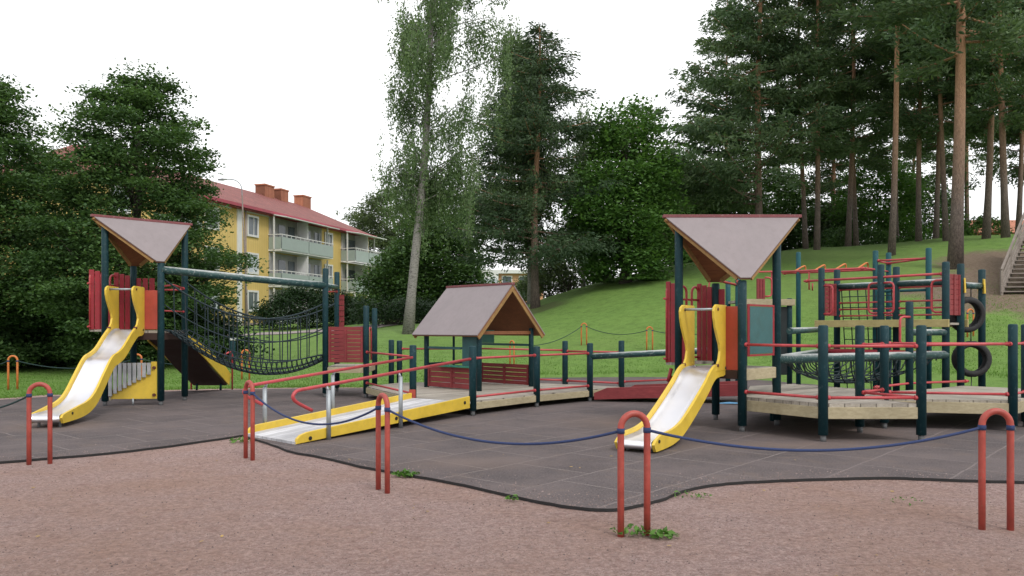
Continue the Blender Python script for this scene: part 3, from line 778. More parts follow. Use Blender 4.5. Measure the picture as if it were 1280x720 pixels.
m = MB(); m.plate([V(lerp(F_, E_, .05), 1.25), V(lerp(F_, E_, .30), 1.25), V(lerp(F_, E_, .30), 1.55), V(lerp(F_, E_, .05), 1.55)], .02); m.build('shutter', M['gpanel'], ph)
m = MB(); m.bar(V(lerp(F_, W_, .05), .8), V(lerp(F_, W_, .95), .8), .04, .06); m.box((*lerp(F_, W_, .5).xy, .9), (.05, .05, 1.15)); m.build('rear_frame', M['green'], ph)
m = MB(); m.bar(V(N_, 1.5), V(E_, 1.5), .05, .07); m.bar(V(W_, 1.5), V(F_, 1.5), .05, .07); m.build('tie_beam', M['roof_in'], ph)

# ---- red bridge between the decks -----------------------------------------
bg = thing('footbridge', 'sloping red sided footbridge with a worn log handrail', 'footbridge', (3.3, 16.6, GZ))
q0, q1, s0, s1 = (1.74, 16.9), (4.75, 16.3), (2.52, 17.8), (5.0, 17.2)
for a, b in ((q0, q1), (s0, s1)):
    m = MB(); A, B = Vector((a[0], a[1], 0)), Vector((b[0], b[1], 0))
    m.plate([V(A, .08), V(B, .21), V(B, .46), V(lerp(A, B, .09), .335), V(A, .22)], .045); m.build('side_board', M['dred'], bg, .006)
m = MB(); m.plate([V(q0, .16), V(q1, .29), V(s1, .29), V(s0, .16)], .035); m.build('walkway', M['deckwood'], bg)
m = MB(); m.tube([V(R4, .99), V(q1, 1.18)], .065, 14); m.build('handrail_log', M['log'], bg)
add_rail(bg, [V(R6, .40), V(s1, .56)], .02)
add_post(bg, q1[0], q1[1], 1.35); add_post(bg, s1[0], s1[1], 1.35)

# ---- right tower -----------------------------------------------------------
T1, T2, T3, T4 = (3.47, 12.0), (2.68, 12.78), (4.25, 12.78), (3.47, 13.56)
RD = .98
tr = thing('play_tower', 'lower play tower with wide tipped roof in front of the grassy hill', 'play tower', (3.47, 12.78, GZ), 'roofed play towers')
for p, h in ((T1, 2.32), (T2, 3.30), (T3, 3.30), (T4, 2.36)): add_post(tr, *p, h)
tower_roof(tr, (2.44, 12.78), (4.62, 12.78), 3.38, (3.49, 11.90), 2.34, (3.47, 13.66), 2.40)
m = MB(); m.slab([T1, T3, T4, T2], RD - .05, RD); m.build('deck', M['deckwood'], tr)
m = MB()
for a, b in ((T1, T3), (T3, T4)): m.bar(V(lerp(a, b, .06), RD - .09), V(lerp(a, b, .94), RD - .09), .05, .17)
m.build('fascia', M['fascia'], tr, .006)
m = MB()
for a, b in ((T1, T2), (T2, T4)): m.bar(V(lerp(a, b, .06), RD - .09), V(lerp(a, b, .94), RD - .09), .05, .13)
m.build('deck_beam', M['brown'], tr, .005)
bay(tr, T2, T4, (-.707, .707), .27, RD + .06, 2.30, 3)
m = MB()
for z in (.74, .62): m.tube([V(Vector((*T2, 0)) + Vector((-.1, .12, 0)), z + .2), V(Vector((*T2, 0)) + Vector((-.16, .06, 0)), z)], .03, 8)
m.build('bay_bracket', M['crimson'], tr)
m = MB(); m.plate([V(lerp(T1, T2, .05), RD - .02), V(lerp(T1, T2, .30), RD - .02), V(lerp(T1, T2, .30), 1.93), V(lerp(T1, T2, .05), 1.93)], .025); m.build('front_panel', M['orange'], tr, .004)
m = MB(); m.plate([V(lerp(T2, T1, .05), RD), V(lerp(T2, T1, .22), RD), V(lerp(T2, T1, .20), 1.5), V(lerp(T2, T1, .12), 1.8), V(lerp(T2, T1, .05), 1.85)], .025); m.build('front_panel', M['crimson'], tr, .004)
m = MB(); m.plate([V(lerp(T1, T3, .20), 1.20), V(lerp(T1, T3, .86), 1.20), V(lerp(T1, T3, .86), 1.93), V(lerp(T1, T3, .20), 1.93)], .022); o = m.build('side_panel', M['board'], tr, .004)
m = MB()
for a, b in (((.17, 1.18), (.89, 1.18)), ((.89, 1.165), (.89, 1.965)), ((.89, 1.95), (.17, 1.95)), ((.17, 1.965), (.17, 1.165))): m.bar(V(lerp(T1, T3, a[0]), a[1]), V(lerp(T1, T3, b[0]), b[1]), .035, .03)
m.build('panel_frame', M['crimson'], o)
m = MB()
for k in range(1): qq = lerp(T4, T3, .1 + .16 * k); m.box((qq.x, qq.y, 1.66), (.12, .025, 1.2), R(-45))
m.build('rear_panel', M['crimson'], tr, .004)
slide('shorter yellow slide coming down from the right tower', (3.06, 12.36), (1.56, 10.02),
      [(0, RD), (.14, RD - .01), (.22, RD - .07), (.32, RD - .24), (.5, RD - .50), (.66, RD - .70), (.78, RD - .78), (.9, RD - .805), (1, RD - .81)], .46, .11, .09, .58, 1.95)

# ---- right low deck --------------------------------------------------------
A_, B_, C_, D_, E2, F2 = (4.28, 10.95), (5.63, 10.95), (7.55, 12.0), (8.10, 12.55), (5.20, 11.9), (5.80, 12.4)
LZ = .56
ld = thing('play_deck', 'grey boarded low deck with red rails beside the right tower', 'deck', (4.8, 12.6, GZ))
out2 = [(3.52, 12.05), A_, B_, E2, F2, (5.9, 13.6), (5.2, 14.8), (4.28, 14.3)]
for p in (A_, B_, E2, F2): add_post(ld, *p, 1.64)
m = MB(); m.slab(out2, LZ - .05, LZ); m.build('boards', M['deckwood'], ld)
m = MB()
for a, b in zip(out2, out2[1:] + out2[:1]): m.bar(V(lerp(a, b, .03), LZ - .13), V(lerp(a, b, .97), LZ - .13), .05, .16)
m.build('fascia', M['fascia'], ld, .006)
for a, b in ((T1, A_), (A_, B_), (B_, E2), (E2, F2)):
    add_rail(ld, [V(a, 1.35), V(b, 1.35)]); add_rail(ld, [V(a, LZ + .08), V(b, LZ + .08)])
for p in ((4.4, 13.4), (5.3, 13.9), (4.7, 14.1)):
    m = MB(); m.tube([(p[0], p[1], GZ), (p[0], p[1], LZ - .06)], .06, 12); m.build('leg', M['green'], ld)
# walkway deck leading off to the right
wd = thing('play_deck', 'boarded walkway deck running out of the picture at the right edge', 'deck', (7.2, 13, GZ))
WZ = .50
out3 = [(5.86, 12.42), C_, D_, (9.6, 14.2), (8.6, 15.2), (7.6, 14.4), (6.0, 13.5)]
m = MB(); m.slab(out3, WZ - .05, WZ); m.build('boards', wood('walkway_boards', (.27, .24, .19), (.48, .44, .37), .85, (1.2, 12, 12), R(62), .14), wd)
m = MB()
for a, b in zip(out3, out3[1:] + out3[:1]): m.bar(V(lerp(a, b, .02), WZ - .12), V(lerp(a, b, .98), WZ - .12), .05, .17)
m.build('fascia', M['fascia'], wd, .006)
for p in (C_, D_, (9.6, 14.2)): add_post(wd, *p, 1.66)
K_ = (7.19, 14.40); H5 = (8.12, 14.9)
for a, b in ((F2, C_), (C_, D_), (D_, (9.6, 14.2))):
    add_rail(wd, [V(a, 1.36), V(b, 1.36)]); add_rail(wd, [V(a, WZ + .10), V(b, WZ + .10)])
add_rail(wd, [V(B_, 1.37), V(C_, 1.36)]); add_rail(wd, [V((6.1, 13.4), WZ + .1), V(K_, WZ + .1), V((8.6, 15.0), WZ + .1)])

# ---- high climbing platform ------------------------------------------------
H1, H3 = (6.61, 17.0), (7.37, 15.9)
w_ = (.47, .34)
H2, H4, H6 = [(p[0] + w_[0], p[1] + w_[1]) for p in (H1, H3, H5)]
hp = thing('climbing_platform', 'high narrow climbing platform on green posts with pale yellow edge boards', 'climbing frame', (7.6, 16.1, GZ))
for p, h in ((H1, 2.88), (H2, 2.87), (H3, 2.87), (H4, 2.85), (H5, 2.84), (H6, 2.83)): add_post(hp, *p, h)
m = MB(); m.slab([H1, H5, H6, H2], 1.66, 1.70); m.build('boards', M['deckwood'], hp)
tt = (Vector(H5) - Vector(H1)).normalized(); nn = Vector((-tt.y, tt.x)) * -1 if False else Vector((tt.y, -tt.x))
m = MB()
for a, b, sg in ((H1, H5, 1), (H2, H6, -1)):
    off = Vector((tt.y, -tt.x, 0)) * (.085 * sg)
    m.bar(V(a, 1.69) + off + Vector((tt.x, tt.y, 0)) * -.1, V(b, 1.69) + off + Vector((tt.x, tt.y, 0)) * (.10), .04, .145)
m.build('fascia', M['ylog'], hp, .006)
add_rail(hp, [V(Vector((*H1, 0)) + Vector((-.24, .36, 0)), 2.62), V(H3, 2.615), V(H5, 2.62)], .024)
for a, b in ((H2, H4), (H4, H6)):
    m = MB(); m.tube([V(a, 2.50), V(b, 2.50)], .062, 14); m.build('cross_log', M['log'], hp)
    for z in (1.86, 2.0, 2.14, 2.42): add_rail(hp, [V(a, z), V(b, z)], .017)
slat_panel(hp, 'end_panel', lerp(H1, H2, .12), lerp(H1, H2, .9), 1.86, 2.56, 8, 'dred', gap=.006)
slat_panel(hp, 'end_panel', lerp(H5, H6, .12), lerp(H5, H6, .9), 1.84, 2.62, 8, 'dred', gap=.006)
def loop(root, a, dirx, w, z0, z1, r=.021):
    a = Vector((a[0], a[1], 0)); dv = Vector((dirx[0], dirx[1], 0)).normalized(); c = .07
    p = [V(a, z0), V(a + dv * (w - c), z0), V(a + dv * (w - c * .3), z0 + c * .3), V(a + dv * w, z0 + c), V(a + dv * w, z1 - c), V(a + dv * (w - c * .3), z1 - c * .3), V(a + dv * (w - c), z1), V(a, z1)]
    return add_rail(root, p, r, 'red', 'grab_rail')
for p, sgn in ((H1, 1), (H3, -1), (H3, 1), (H5, -1)): loop(hp, p, (tt.x * sgn, tt.y * sgn), .26, 1.90, 2.50)
# climbing net hanging from the far side
cn = thing('climbing_net', 'dark knotted climbing net hanging below the high platform', 'climbing net', (7.4, 17.2, GZ))
m = MB(); A, B = Vector((*H2, 0)), Vector((*H4, 0)); o = Vector((.35, .35, 0))
for i in range(7):
    f = .08 + .84 * i / 6; m.tube([V(lerp(A, B, f), 2.44), V(lerp(A, B, f) + o * .7, GZ)], .012, 5)
for k in range(10):
    z = .2 + .23 * k; f = (2.44 - z) / 2.4; m.tube([V(lerp(A, B, .08) + o * .7 * f, z), V(lerp(A, B, .92) + o * .7 * f, z)], .010, 5)
m.build('net', M['net'], cn)
m = MB(); m.tube([V(lerp(A, B, .03), 2.45), V(lerp(A, B, .97), 2.45)], .022, 8); m.build('top_rope', M['net'], cn)

# ---- net hammock -----------------------------------------------------------
hm = thing('net_hammock', 'triangular net hammock slung between worn green logs', 'hammock', (6.3, 14.9, GZ))
HZm = 1.10
add_post(hm, *K_, 2.08)
tri = [V(T3, HZm), V(H5, HZm), V(H1, HZm)]
for a, b, mt, r in ((tri[0], tri[1], 'log', .075), (tri[0], tri[2], 'log', .065)):
    m = MB(); m.tube([a, b], r, 14); m.build('frame_log', M[mt], hm)
m = MB(); m.tube([tri[2], tri[1]], .065, 14); o = m.build('frame_log', M['crimson'], hm)
m = MB(); m.tube([V((4.62, 13.25), 1.55), V(H1, 1.57)], .055, 12); m.build('upper_log', M['log'], hm)
m = MB(); m.tube([V(K_, 1.52), V(H5, 1.52)], .06, 12); m.build('upper_log', M['log'], hm)
def hpt(u, v):
    # barycentric inside the triangle; sags towards the middle
    w = 1 - u - v; p = tri[0] * w + tri[1] * u + tri[2] * v; p = p.copy(); p.z -= .52 * (27 * max(u * v * w, 0)) ** .45
    return p
m = MB(); NN = 15
for i in range(1, NN):
    a = i / NN
    m.tube([hpt(a, (1 - a) * k / 14) for k in range(15)], .013, 5, caps=False)
    m.tube([hpt((1 - a) * k / 14, a) for k in range(15)], .013, 5, caps=False)
m.build('net', M['net'], hm)
loop(hm, (K_[0] - .02, K_[1] - .06), (-1, -.3), .22, 1.30, 1.80)

# ---- tyres -----------------------------------------------------------------
H7 = (9.22, 15.62)
tf = thing('tyre_climber', 'green post and short log that carry the hanging tyres', 'climbing frame', (H7[0], H7[1], GZ))
add_post(tf, *H7, 2.75)
m = MB(); m.tube([V(lerp(H6, H7, .14), 2.42), V(lerp(H6, H7, .92), 2.42)], .062, 14); m.build('log', M['log'], tf)
for f in (.06, .99):
    p = lerp(H6, H7, f) + Vector((0, -.05)) if False else lerp(H6, H7, f); t = (Vector(H7) - Vector(H6)).normalized()
    m = MB(); m.plate([Vector((p.x, p.y - .12, 2.27)), Vector((p.x, p.y + .1, 2.27)), Vector((p.x, p.y + .13, 2.42)), Vector((p.x, p.y + .02, 2.58)), Vector((p.x, p.y - .1, 2.55))], .03); m.build('end_plate', M['yellow'], tf, .004)
def tyre(label, c, ang, tilt):
    root = thing('tyre', label, 'tyre', c, 'old tyres hung in the climbing frame')
    m = MB(); rows = [(.235, -.085), (.25, -.10), (.30, -.105), (.335, -.085), (.345, -.05), (.348, 0), (.345, .05), (.335, .085), (.30, .105), (.25, .10), (.235, .085), (.24, .06), (.29, .06), (.31, 0), (.29, -.06), (.24, -.06)]
    n = 40; rot = Matrix.Rotation(ang, 3, 'Z') @ Matrix.Rotation(tilt, 3, 'X'); vs = []
    for i in range(n):
        a = 2 * math.pi * i / n
        for r, h in rows:
            rr = r + (.006 if (i % 2 and abs(h) < .06 and r > .34) else 0)
            vs.append(rot @ Vector((rr * math.cos(a), h, rr * math.sin(a))) + Vector(c))
    k = len(rows); fs = [(i * k + j, i * k + (j + 1) % k, ((i + 1) % n) * k + (j + 1) % k, ((i + 1) % n) * k + j) for i in range(n) for j in range(k)]
    m.add(vs, fs, True); m.build('tread', M['rubber_tyre'], root); return root
tm = lerp(H6, H7, .48)
ty1 = tyre('upper worn black tyre hanging on chains from the short log', (tm.x - .09, tm.y, 1.86), R(4), R(5))
ty2 = tyre('lower worn black tyre hanging beneath the other tyre', (tm.x + .01, tm.y, 1.0), R(-8), R(-4))
for root, za_, zb2 in ((ty1, 2.20, 2.40), (ty2, 1.33, 1.54)):
    m = MB(); m.tube([(tm.x, tm.y, za_ - .03), (tm.x, tm.y, zb2 - .02)], .012, 6); m.build('chain', M['black'], root)
m = MB(); m.tube([(tm.x, tm.y, GZ), (tm.x + .01, tm.y, .68)], .010, 6); m.build('chain', M['black'], ty2)

# ---- monkey bars and overhead frame ----------------------------------------
H8, H9, H10, H11 = (8.95, 17.1), (8.22, 18.0), (8.80, 18.6), (7.16, 19.9)
oh = thing('pipe_climber', 'tall teal posts joined by a triangle of red overhead pipes', 'climbing frame', (8.6, 17.9, GZ))
for p, h in ((H8, 3.32), (H9, 3.35), (H10, 3.36)): add_post(oh, *p, h, .06, 'teal')
add_rail(oh, [V(H9, 3.12), V(H8, 3.10)]); add_rail(oh, [V(H10, 3.11), V(H8, 3.10)]); add_rail(oh, [V(H9, 3.12), V(H10, 3.11)])
m = MB(); m.tube([V(H9, 2.42), V(H8, 2.42)], .03, 10); m.build('cross_pipe', M['teal'], oh)
mb = thing('monkey_bars', 'red monkey bar ladder with orange hoop grips', 'monkey bars', (7.7, 19, GZ))
add_post(mb, *H11, 3.5, .058, 'teal'); H12 = (6.7, 19.3)
ra0, ra1 = V(H11, 2.98), V(H9, 2.92); rb0, rb1 = ra0 + Vector((-.42, -.42, .0)), ra1 + Vector((-.42, -.42, 0))
ex = (ra0 - ra1).normalized() * .5
add_rail(mb, [ra0 + ex, ra1], .024); add_rail(mb, [rb0 + ex, rb1], .024)
m = MB(); m.tube([rb1, ra1, V(H10, 2.92)], .02, 8); m.build('cross_pipe', M['red'], mb)
for k in range(4):
    p, q = lerp(ra0, ra1, .1 + .27 * k), lerp(rb0, rb1, .1 + .27 * k)
    m = MB(); up = Vector((0, 0, .14)); m.tube(spline([p, p + up * .8, lerp(p, q, .15) + up * 1.1, lerp(p, q, .85) + up * .2, q], 5), .02, 8); m.build('grip', M['hoop_far'], mb)
for p in (rb0 + ex, lerp(rb0, rb1, .3)):
    m = MB(); m.tube([p, p - Vector((0, 0, .45)), p - Vector((-.08, 0, .47)), p - Vector((-.08, 0, .3))], .018, 8); m.build('hanging_grip', M['red'], mb)

# ---- rear tower behind the right tower -------------------------------------
rt = thing('climbing_platform', 'rear platform half hidden behind the right tower with red end panel', 'climbing frame', (5.9, 19.2, GZ))
Q1, Q2, Q3, Q4 = (5.28, 18.6), (6.52, 18.7), (5.4, 19.9), (6.6, 20.0)
for p, h in ((Q1, 2.78), (Q3, 2.78), (Q4, 2.9)): add_post(rt, *p, h, .062, 'teal')
add_post(rt, *Q2, 2.30, .062, 'green')
m = MB(); m.slab([Q1, Q2, Q4, Q3], 2.20, 2.26); m.build('boards', M['deckwood'], rt)
m = MB(); m.bar(V(lerp(Q1, Q2, .05), 2.20) + Vector((0, -.08, 0)), V(Q2, 2.20) + Vector((.1, -.08, 0)), .05, .15); m.build('fascia', M['fascia'], rt, .006)
m = MB(); m.plate([V(lerp(Q1, Q2, .74), .5), V(Q2, .5), V(Q2, 2.1), V(lerp(Q1, Q2, .74), 2.1)], .03); m.build('dark_panel', M['dark'], rt)
slat_panel(rt, 'end_panel', lerp(Q1, Q2, .36), lerp(Q1, Q2, .52), 2.28, 2.76, 5, 'dred', gap=.006)
loop(rt, lerp(Q1, Q2, .52), (1, 0), .16, 2.34, 2.78)
add_rail(rt, [V(Q3, 2.98), V(Q4, 3.02), V(H11, 2.98)]); add_rail(rt, [V((4.6, 18.3), 2.72), V(Q1, 2.60), V((5.1, 18.0), 2.66)], .03, 'hoop', 'top_pipe')
add_rail(rt, [V((4.45, 18.4), 2.1), V((4.62, 18.4), 2.9)], .02, 'hoop', 'side_pipe')

# ------------------------------------------------------------------ hoop barriers and ropes
def make_hoop(label, x, y, ang, h=.97, mat='hoop', grp='bent pipe hoops of the rope barrier'):
    z = zg(x, y)
    root = thing('barrier_hoop', label, 'barrier hoop', (x, y, z), grp)
    w = .108; rr = .026
    pts = [Vector((-w, 0, -.05)), Vector((-w, 0, h * .5))] + [Vector((-w * math.cos(a), 0, h - w - rr + w * math.sin(a))) for a in np.linspace(0, math.pi, 13)] + [Vector((w, 0, h * .5)), Vector((w, 0, -.05))]
    rot = Matrix.Rotation(ang, 3, 'Z')
    m = MB(); m.tube([rot @ p + Vector((x, y, z)) for p in pts], rr, 14); m.build('pipe', M[mat], root)
    for sg in (-1, 1):
        m = MB(); p = rot @ Vector((sg * w, 0, h - .155)) + Vector((x, y, z)); m.tube([p - Vector((0, 0, .02)), p + Vector((0, 0, .02))], .030, 12)
        m.build('rope_clamp', M['rope'], root)
    e = [rot @ Vector((sg * w, 0, h - .155)) + Vector((x, y, z)) for sg in (-1, 1)]
    return e
hx = []
hx.append(make_hoop('red hoop beside the foot of the left slide', -5.52, 9.30, R(18)))
hx.append(make_hoop('narrow looking red hoop at the foot of the access ramp', -3.19, 9.66, R(-50)))
hx.append(make_hoop('red hoop turned sideways in front of the access ramp walkway', -1.26, 7.76, R(-57)))
hx.append(make_hoop('nearest red hoop with weeds at its foot in front of the right slide', .935, 6.10, R(14)))
hx.append(make_hoop('large red hoop nearest the right edge of the picture', 3.82, 6.28, R(-4)))
def far_hoop(label, px, d, ang): return make_hoop(label, X(px, d), d, ang, .9, 'hoop_far', 'weathered hoops on the far side')
fx = [far_hoop('weathered hoop on the lawn at the left edge behind the sand', 16, 20.6, R(10)),
      far_hoop('weathered hoop half hidden behind the left tower', 172, 21.8, R(0)),
      far_hoop('weathered hoop on the lawn under the rope bridge', 307, 23.5, R(5)),
      far_hoop('weathered hoop seen through the open playhouse', 640, 27.5, R(-50)),
      far_hoop('weathered hoop on the hillside lawn right of the playhouse roof', 730, 31.5, R(-20)),
      far_hoop('weathered hoop on the hillside lawn left of the right tower', 812, 29.5, R(0)),
      far_hoop('weathered hoop on the slope seen through the tyres', 1213, 25.5, R(10))]
def rope(label, a, b, dip, mat='rope', r=.0115):
    m = MB(); m.tube([sag(a, b, k / 28, dip) for k in range(29)], r, 7)
    o = m.build('barrier_rope', M[mat]); c = (a + b) / 2
    tag(o, label, 'rope', 'ropes strung between hoops')
rope('dark rope leaving the left hoop towards the left edge', hx[0][0], hx[0][0] + Vector((-1.6, .2, -.02)), .2, 'ropeg')
rope('slack blue rope hanging in front of the access ramp', hx[1][1], hx[2][0], .26)
rope('blue rope strung in front of the playhouse deck', hx[2][1], hx[3][0], .20)
rope('blue rope strung across the rubber in front of the right deck', hx[3][1], hx[4][0], .17)
rope('thin dark rope along the lawn behind the left slide', fx[0][1], fx[1][0], .22, 'ropeg', .013)
rope('thin rope on the lawn at the far left edge', fx[0][0], fx[0][0] + Vector((-2, -.1, -.1)), .2, 'ropeg', .013)
rope('thin dark rope behind the left tower and rope bridge', fx[1][1], fx[2][0], .22, 'ropeg', .013)
rope('thin rope over the lawn between playhouse and hillside hoop', fx[3][1], fx[4][0], .28, 'ropeg', .013)
rope('thin rope between the two hillside hoops', fx[4][1], fx[5][0], .22, 'ropeg', .013)
rope('thin rope on the hillside passing behind the right tower', fx[5][1], fx[5][1] + Vector((3.4, -.6, .35)), .3, 'ropeg', .013)

# ------------------------------------------------------------------ foliage tools
def leaves(name, cen, size, mat, parent, up=.5, aspect=.55, direc=None, var=None, jitter=.3):
    """one rhombic leaf face per centre; up tilts their normals skywards; direc = preferred long axis"""
    n = len(cen)
    nor = RNG.normal(size=(n, 3)); nor /= np.linalg.norm(nor, axis=1)[:, None]
    nor[:, 2] = np.abs(nor[:, 2]) + up; nor /= np.linalg.norm(nor, axis=1)[:, None]
    a = RNG.normal(size=(n, 3)) if direc is None else direc + RNG.normal(size=(n, 3)) * jitter
    if direc is not None: 
        a /= np.linalg.norm(a, axis=1)[:, None]
        nor = np.cross(a, nor)
        nor /= np.linalg.norm(nor, axis=1)[:, None] + 1e-9
    a = a - nor * np.sum(a * nor, 1)[:, None]; a /= np.linalg.norm(a, axis=1)[:, None] + 1e-9
    bb = np.cross(nor, a)
    s = (size * RNG.uniform(.5, 1.5, n))[:, None]
    v = np.stack([cen - a * s * .5, cen + bb * s * .5 * aspect + a * s * .05, cen + a * s * .5, cen - bb * s * .5 * aspect + a * s * .05], 1).reshape(-1, 3)
    f = np.arange(n * 4).reshape(n, 4)
    if var is None: var = RNG.uniform(0, 1, n)
    return mesh_np(name, v, f, mat, parent, np.clip(var, 0, 1))

def limb(m, p0, p1, r0, r1, bend=.1, n=5, sides=6):
    p0, p1 = Vector(p0), Vector(p1); L = (p1 - p0).length
    pts = [p0]; 
    o = Vector((random.uniform(-1, 1), random.uniform(-1, 1), random.uniform(0, .8))) * bend * L
    for i in range(1, n + 1):
        t = i / n; pts.append(lerp(p0, p1, t) + o * math.sin(math.pi * t) )
    m.tube(pts, [r0 + (r1 - r0) * i / n for i in range(n + 1)], sides, caps=False)
    return pts

def broadleaf(name, label, x, y, H, env, r_tr, leaf, nclump, per, mat, group=None, lean=(0, 0), flat=.45, csize=.9, trunkmat='bark', seed=1, trunk_bare=None, depth=1.0, hang=0.0):
    """trunk with limbs and a crown of leaf clumps; env = [(height, radius)] of the crown; heights above ground"""
    global RNG
    RNG = np.random.default_rng(seed); random.seed(seed)
    z = zg(x, y)
    root = thing(name, label, 'tree', (x, y, z), group)
    hs = np.array([e[0] for e in env]); rs = np.array([e[1] for e in env])
    m = MB()
    top = Vector((lean[0], lean[1], H * .93))
    n = 9; pts = []; 
    for i in range(n + 1):
        t = i / n; pts.append(Vector((top.x * t + .12 * math.sin(t * 5 + seed), top.y * t + .1 * math.cos(t * 4 + seed), top.z * t - (.1 if i == 0 else 0))))
    rad = [r_tr * (1.45 if i == 0 else 1) * (1 - .92 * i / n) for i in range(n + 1)]; rad[1] = r_tr * .95
    m.tube(pts, rad, 12)
    # clump centres: mostly near the crown's surface, with random bites taken out
    C = []
    nbough = max(8, nclump // 8)
    fine = np.linspace(hs[0], hs[-1], 200); cdf = np.cumsum(np.interp(fine, hs, rs) ** 1.25 + .25); cdf /= cdf[-1]
    hh = np.interp((np.arange(nbough) + RNG.uniform(.1, .9, nbough)) / nbough, cdf, fine); gi = 0
    for h in hh:
        gi += 1; rr = np.interp(h, hs, rs); a = gi * 2.39996 + RNG.normal() * .35
        lob = 1 + .13 * math.sin(3 * a + seed + h * .9) + .08 * math.sin(5 * a + h * 1.7)
        rb_ = rr * lob; q0_ = RNG.uniform(.45, .92) ** .7
        for j in range(8):
            q = min(1.0, max(.1, q0_ + RNG.normal() * .17)); aa = a + RNG.normal() * .30 / max(q, .3)
            C.append((math.cos(aa) * rb_ * q + lean[0] * h / H, math.sin(aa) * rb_ * q * depth + lean[1] * h / H, h - .25 * q * rr * .3 + RNG.normal() * .22 * csize))
    C = np.array(C)
    for c in C[RNG.permutation(len(C))[:min(len(C), 60)]]:
        hb = max(.12 * H, c[2] - RNG.uniform(.12, .3) * H * (1 if c[2] > .2 * H else .5)); t = min(hb / (H * .93), .97)
        p0 = Vector((top.x * t, top.y * t, hb)); rl = r_tr * (1 - .9 * t) * .38
        limb(m, p0, c, max(rl, .02), .008, .08)
    m.build('trunk', M[trunkmat]).parent = root
    k = len(C); cs = csize * RNG.uniform(.6, 1.35, k)
    off = np.clip(RNG.normal(size=(k, per, 3)), -1.45, 1.45) * np.array([.5, .5, .5 * flat])
    cen = C[:, None, :] + off * cs[:, None, None]
    if hang: cen[:, :, 2] -= np.abs(RNG.normal(size=(k, per))) * hang * cs[:, None]
    cv = RNG.uniform(.2, .8, k)[:, None]
    var = cv + RNG.normal(size=(k, per)) * .22
    cen = cen.reshape(-1, 3); cen[:, 2] = np.maximum(cen[:, 2], .12)
    leaves('crown', cen, leaf, M[mat], root, .7, .6, None, var.ravel())
    return root

def pine(name, label, x, y, H, crown0, r_tr, Lmax, nb, mat, group=None, lean=(0, 0), seed=1, droop=0.0, shape='pine', leaf=.20, dens=1.0, trunkmat='pinebark', side=None):
    """conifer: bare trunk, whorled boughs, needle clumps along their outer parts"""
    global RNG
    RNG = np.random.default_rng(seed); random.seed(seed)
    z = zg(x, y); root = thing(name, label, 'tree', (x, y, z), group)
    m = MB(); n = 10; ax = []
    for i in range(n + 1):
        t = i / n; ax.append(Vector((lean[0] * t + .10 * math.sin(t * 6 + seed), lean[1] * t + .08 * math.sin(t * 5 + 2 * seed), H * t - (.15 if i == 0 else 0))))
    rad = [r_tr * (1 - .85 * (i / n) ** 1.1) for i in range(n + 1)]; rad[0] *= 1.25
    m.tube(ax, rad, 12)
    def axp(h): f = h / H * n; i = min(int(f), n - 1); return lerp(ax[i], ax[i + 1], f - i)
    cen = []; dirs = []; var = []
    for b in range(nb):
        t = (b + RNG.uniform(0, .9)) / nb; h = crown0 + (H - crown0) * t
        if shape == 'pine': L = Lmax * (min(1, .55 + t * 1.6) if t < .3 else (1 - ((t - .3) / .7) ** 1.7 * .85)) * RNG.uniform(.55, 1.15)
        elif shape == 'cone': L = Lmax * (1 - t) ** 1.0 * RNG.uniform(.8, 1.12) + .3
        else: L = Lmax * (1 - t ** 1.5) ** .8 * RNG.uniform(.7, 1.1) + .25
        a = RNG.uniform(0, 2 * math.pi)
        if side is not None and RNG.uniform() < .35: a = side + RNG.normal() * .5
        d = Vector((math.cos(a), math.sin(a), 0)); p0 = axp(h)
        rise = RNG.uniform(-.12, .28) - droop
        pts = [p0 + d * (L * s_) + Vector((0, 0, L * (rise * s_ + (.18 + droop * .4) * (s_ ** 2) - .10 * s_))) for s_ in (0, .25, .5, .75, 1)]
        m.tube(pts, [max(.02, r_tr * .24 * (1 - t * .6)) * (1 - .8 * s_) + .006 for s_ in (0, .25, .5, .75, 1)], 5, caps=False)
        nc = max(3, int(L * 3.4 * dens)); cv = RNG.uniform(.15, .75)
        for k in range(nc):
            s_ = (.28 if shape == 'pine' else .12) + (.75 if shape == 'pine' else .9) * (k + RNG.uniform()) / nc
            f = min(s_, 1) * 4; i = min(int(f), 3); c = lerp(pts[i], pts[i + 1], f - i)
            sp = L * .26 * (1.25 - s_ * .7)
            c = c + Vector((-d.y, d.x, 0)) * RNG.normal() * sp + Vector((0, 0, RNG.normal() * .08))
            q = int(34 * dens); o = RNG.normal(size=(q, 3)) * np.array([.27, .27, .10])
            if droop: o[:, 2] -= np.abs(RNG.normal(size=q)) * .16
            cen.append(np.array(c) + o); dd = o * .8 + np.array([d.x * .25, d.y * .25, .18 if shape == 'pine' else -.05]); dirs.append(dd / (np.linalg.norm(dd, axis=1)[:, None] + 1e-6))
            var.append(np.clip(cv + RNG.normal(size=q) * .2, 0, 1))
    m.build('trunk', M[trunkmat]).parent = root
    leaves('crown', np.concatenate(cen), leaf, M[mat], root, .3, .30, np.concatenate(dirs), np.concatenate(var), .35)
    return root

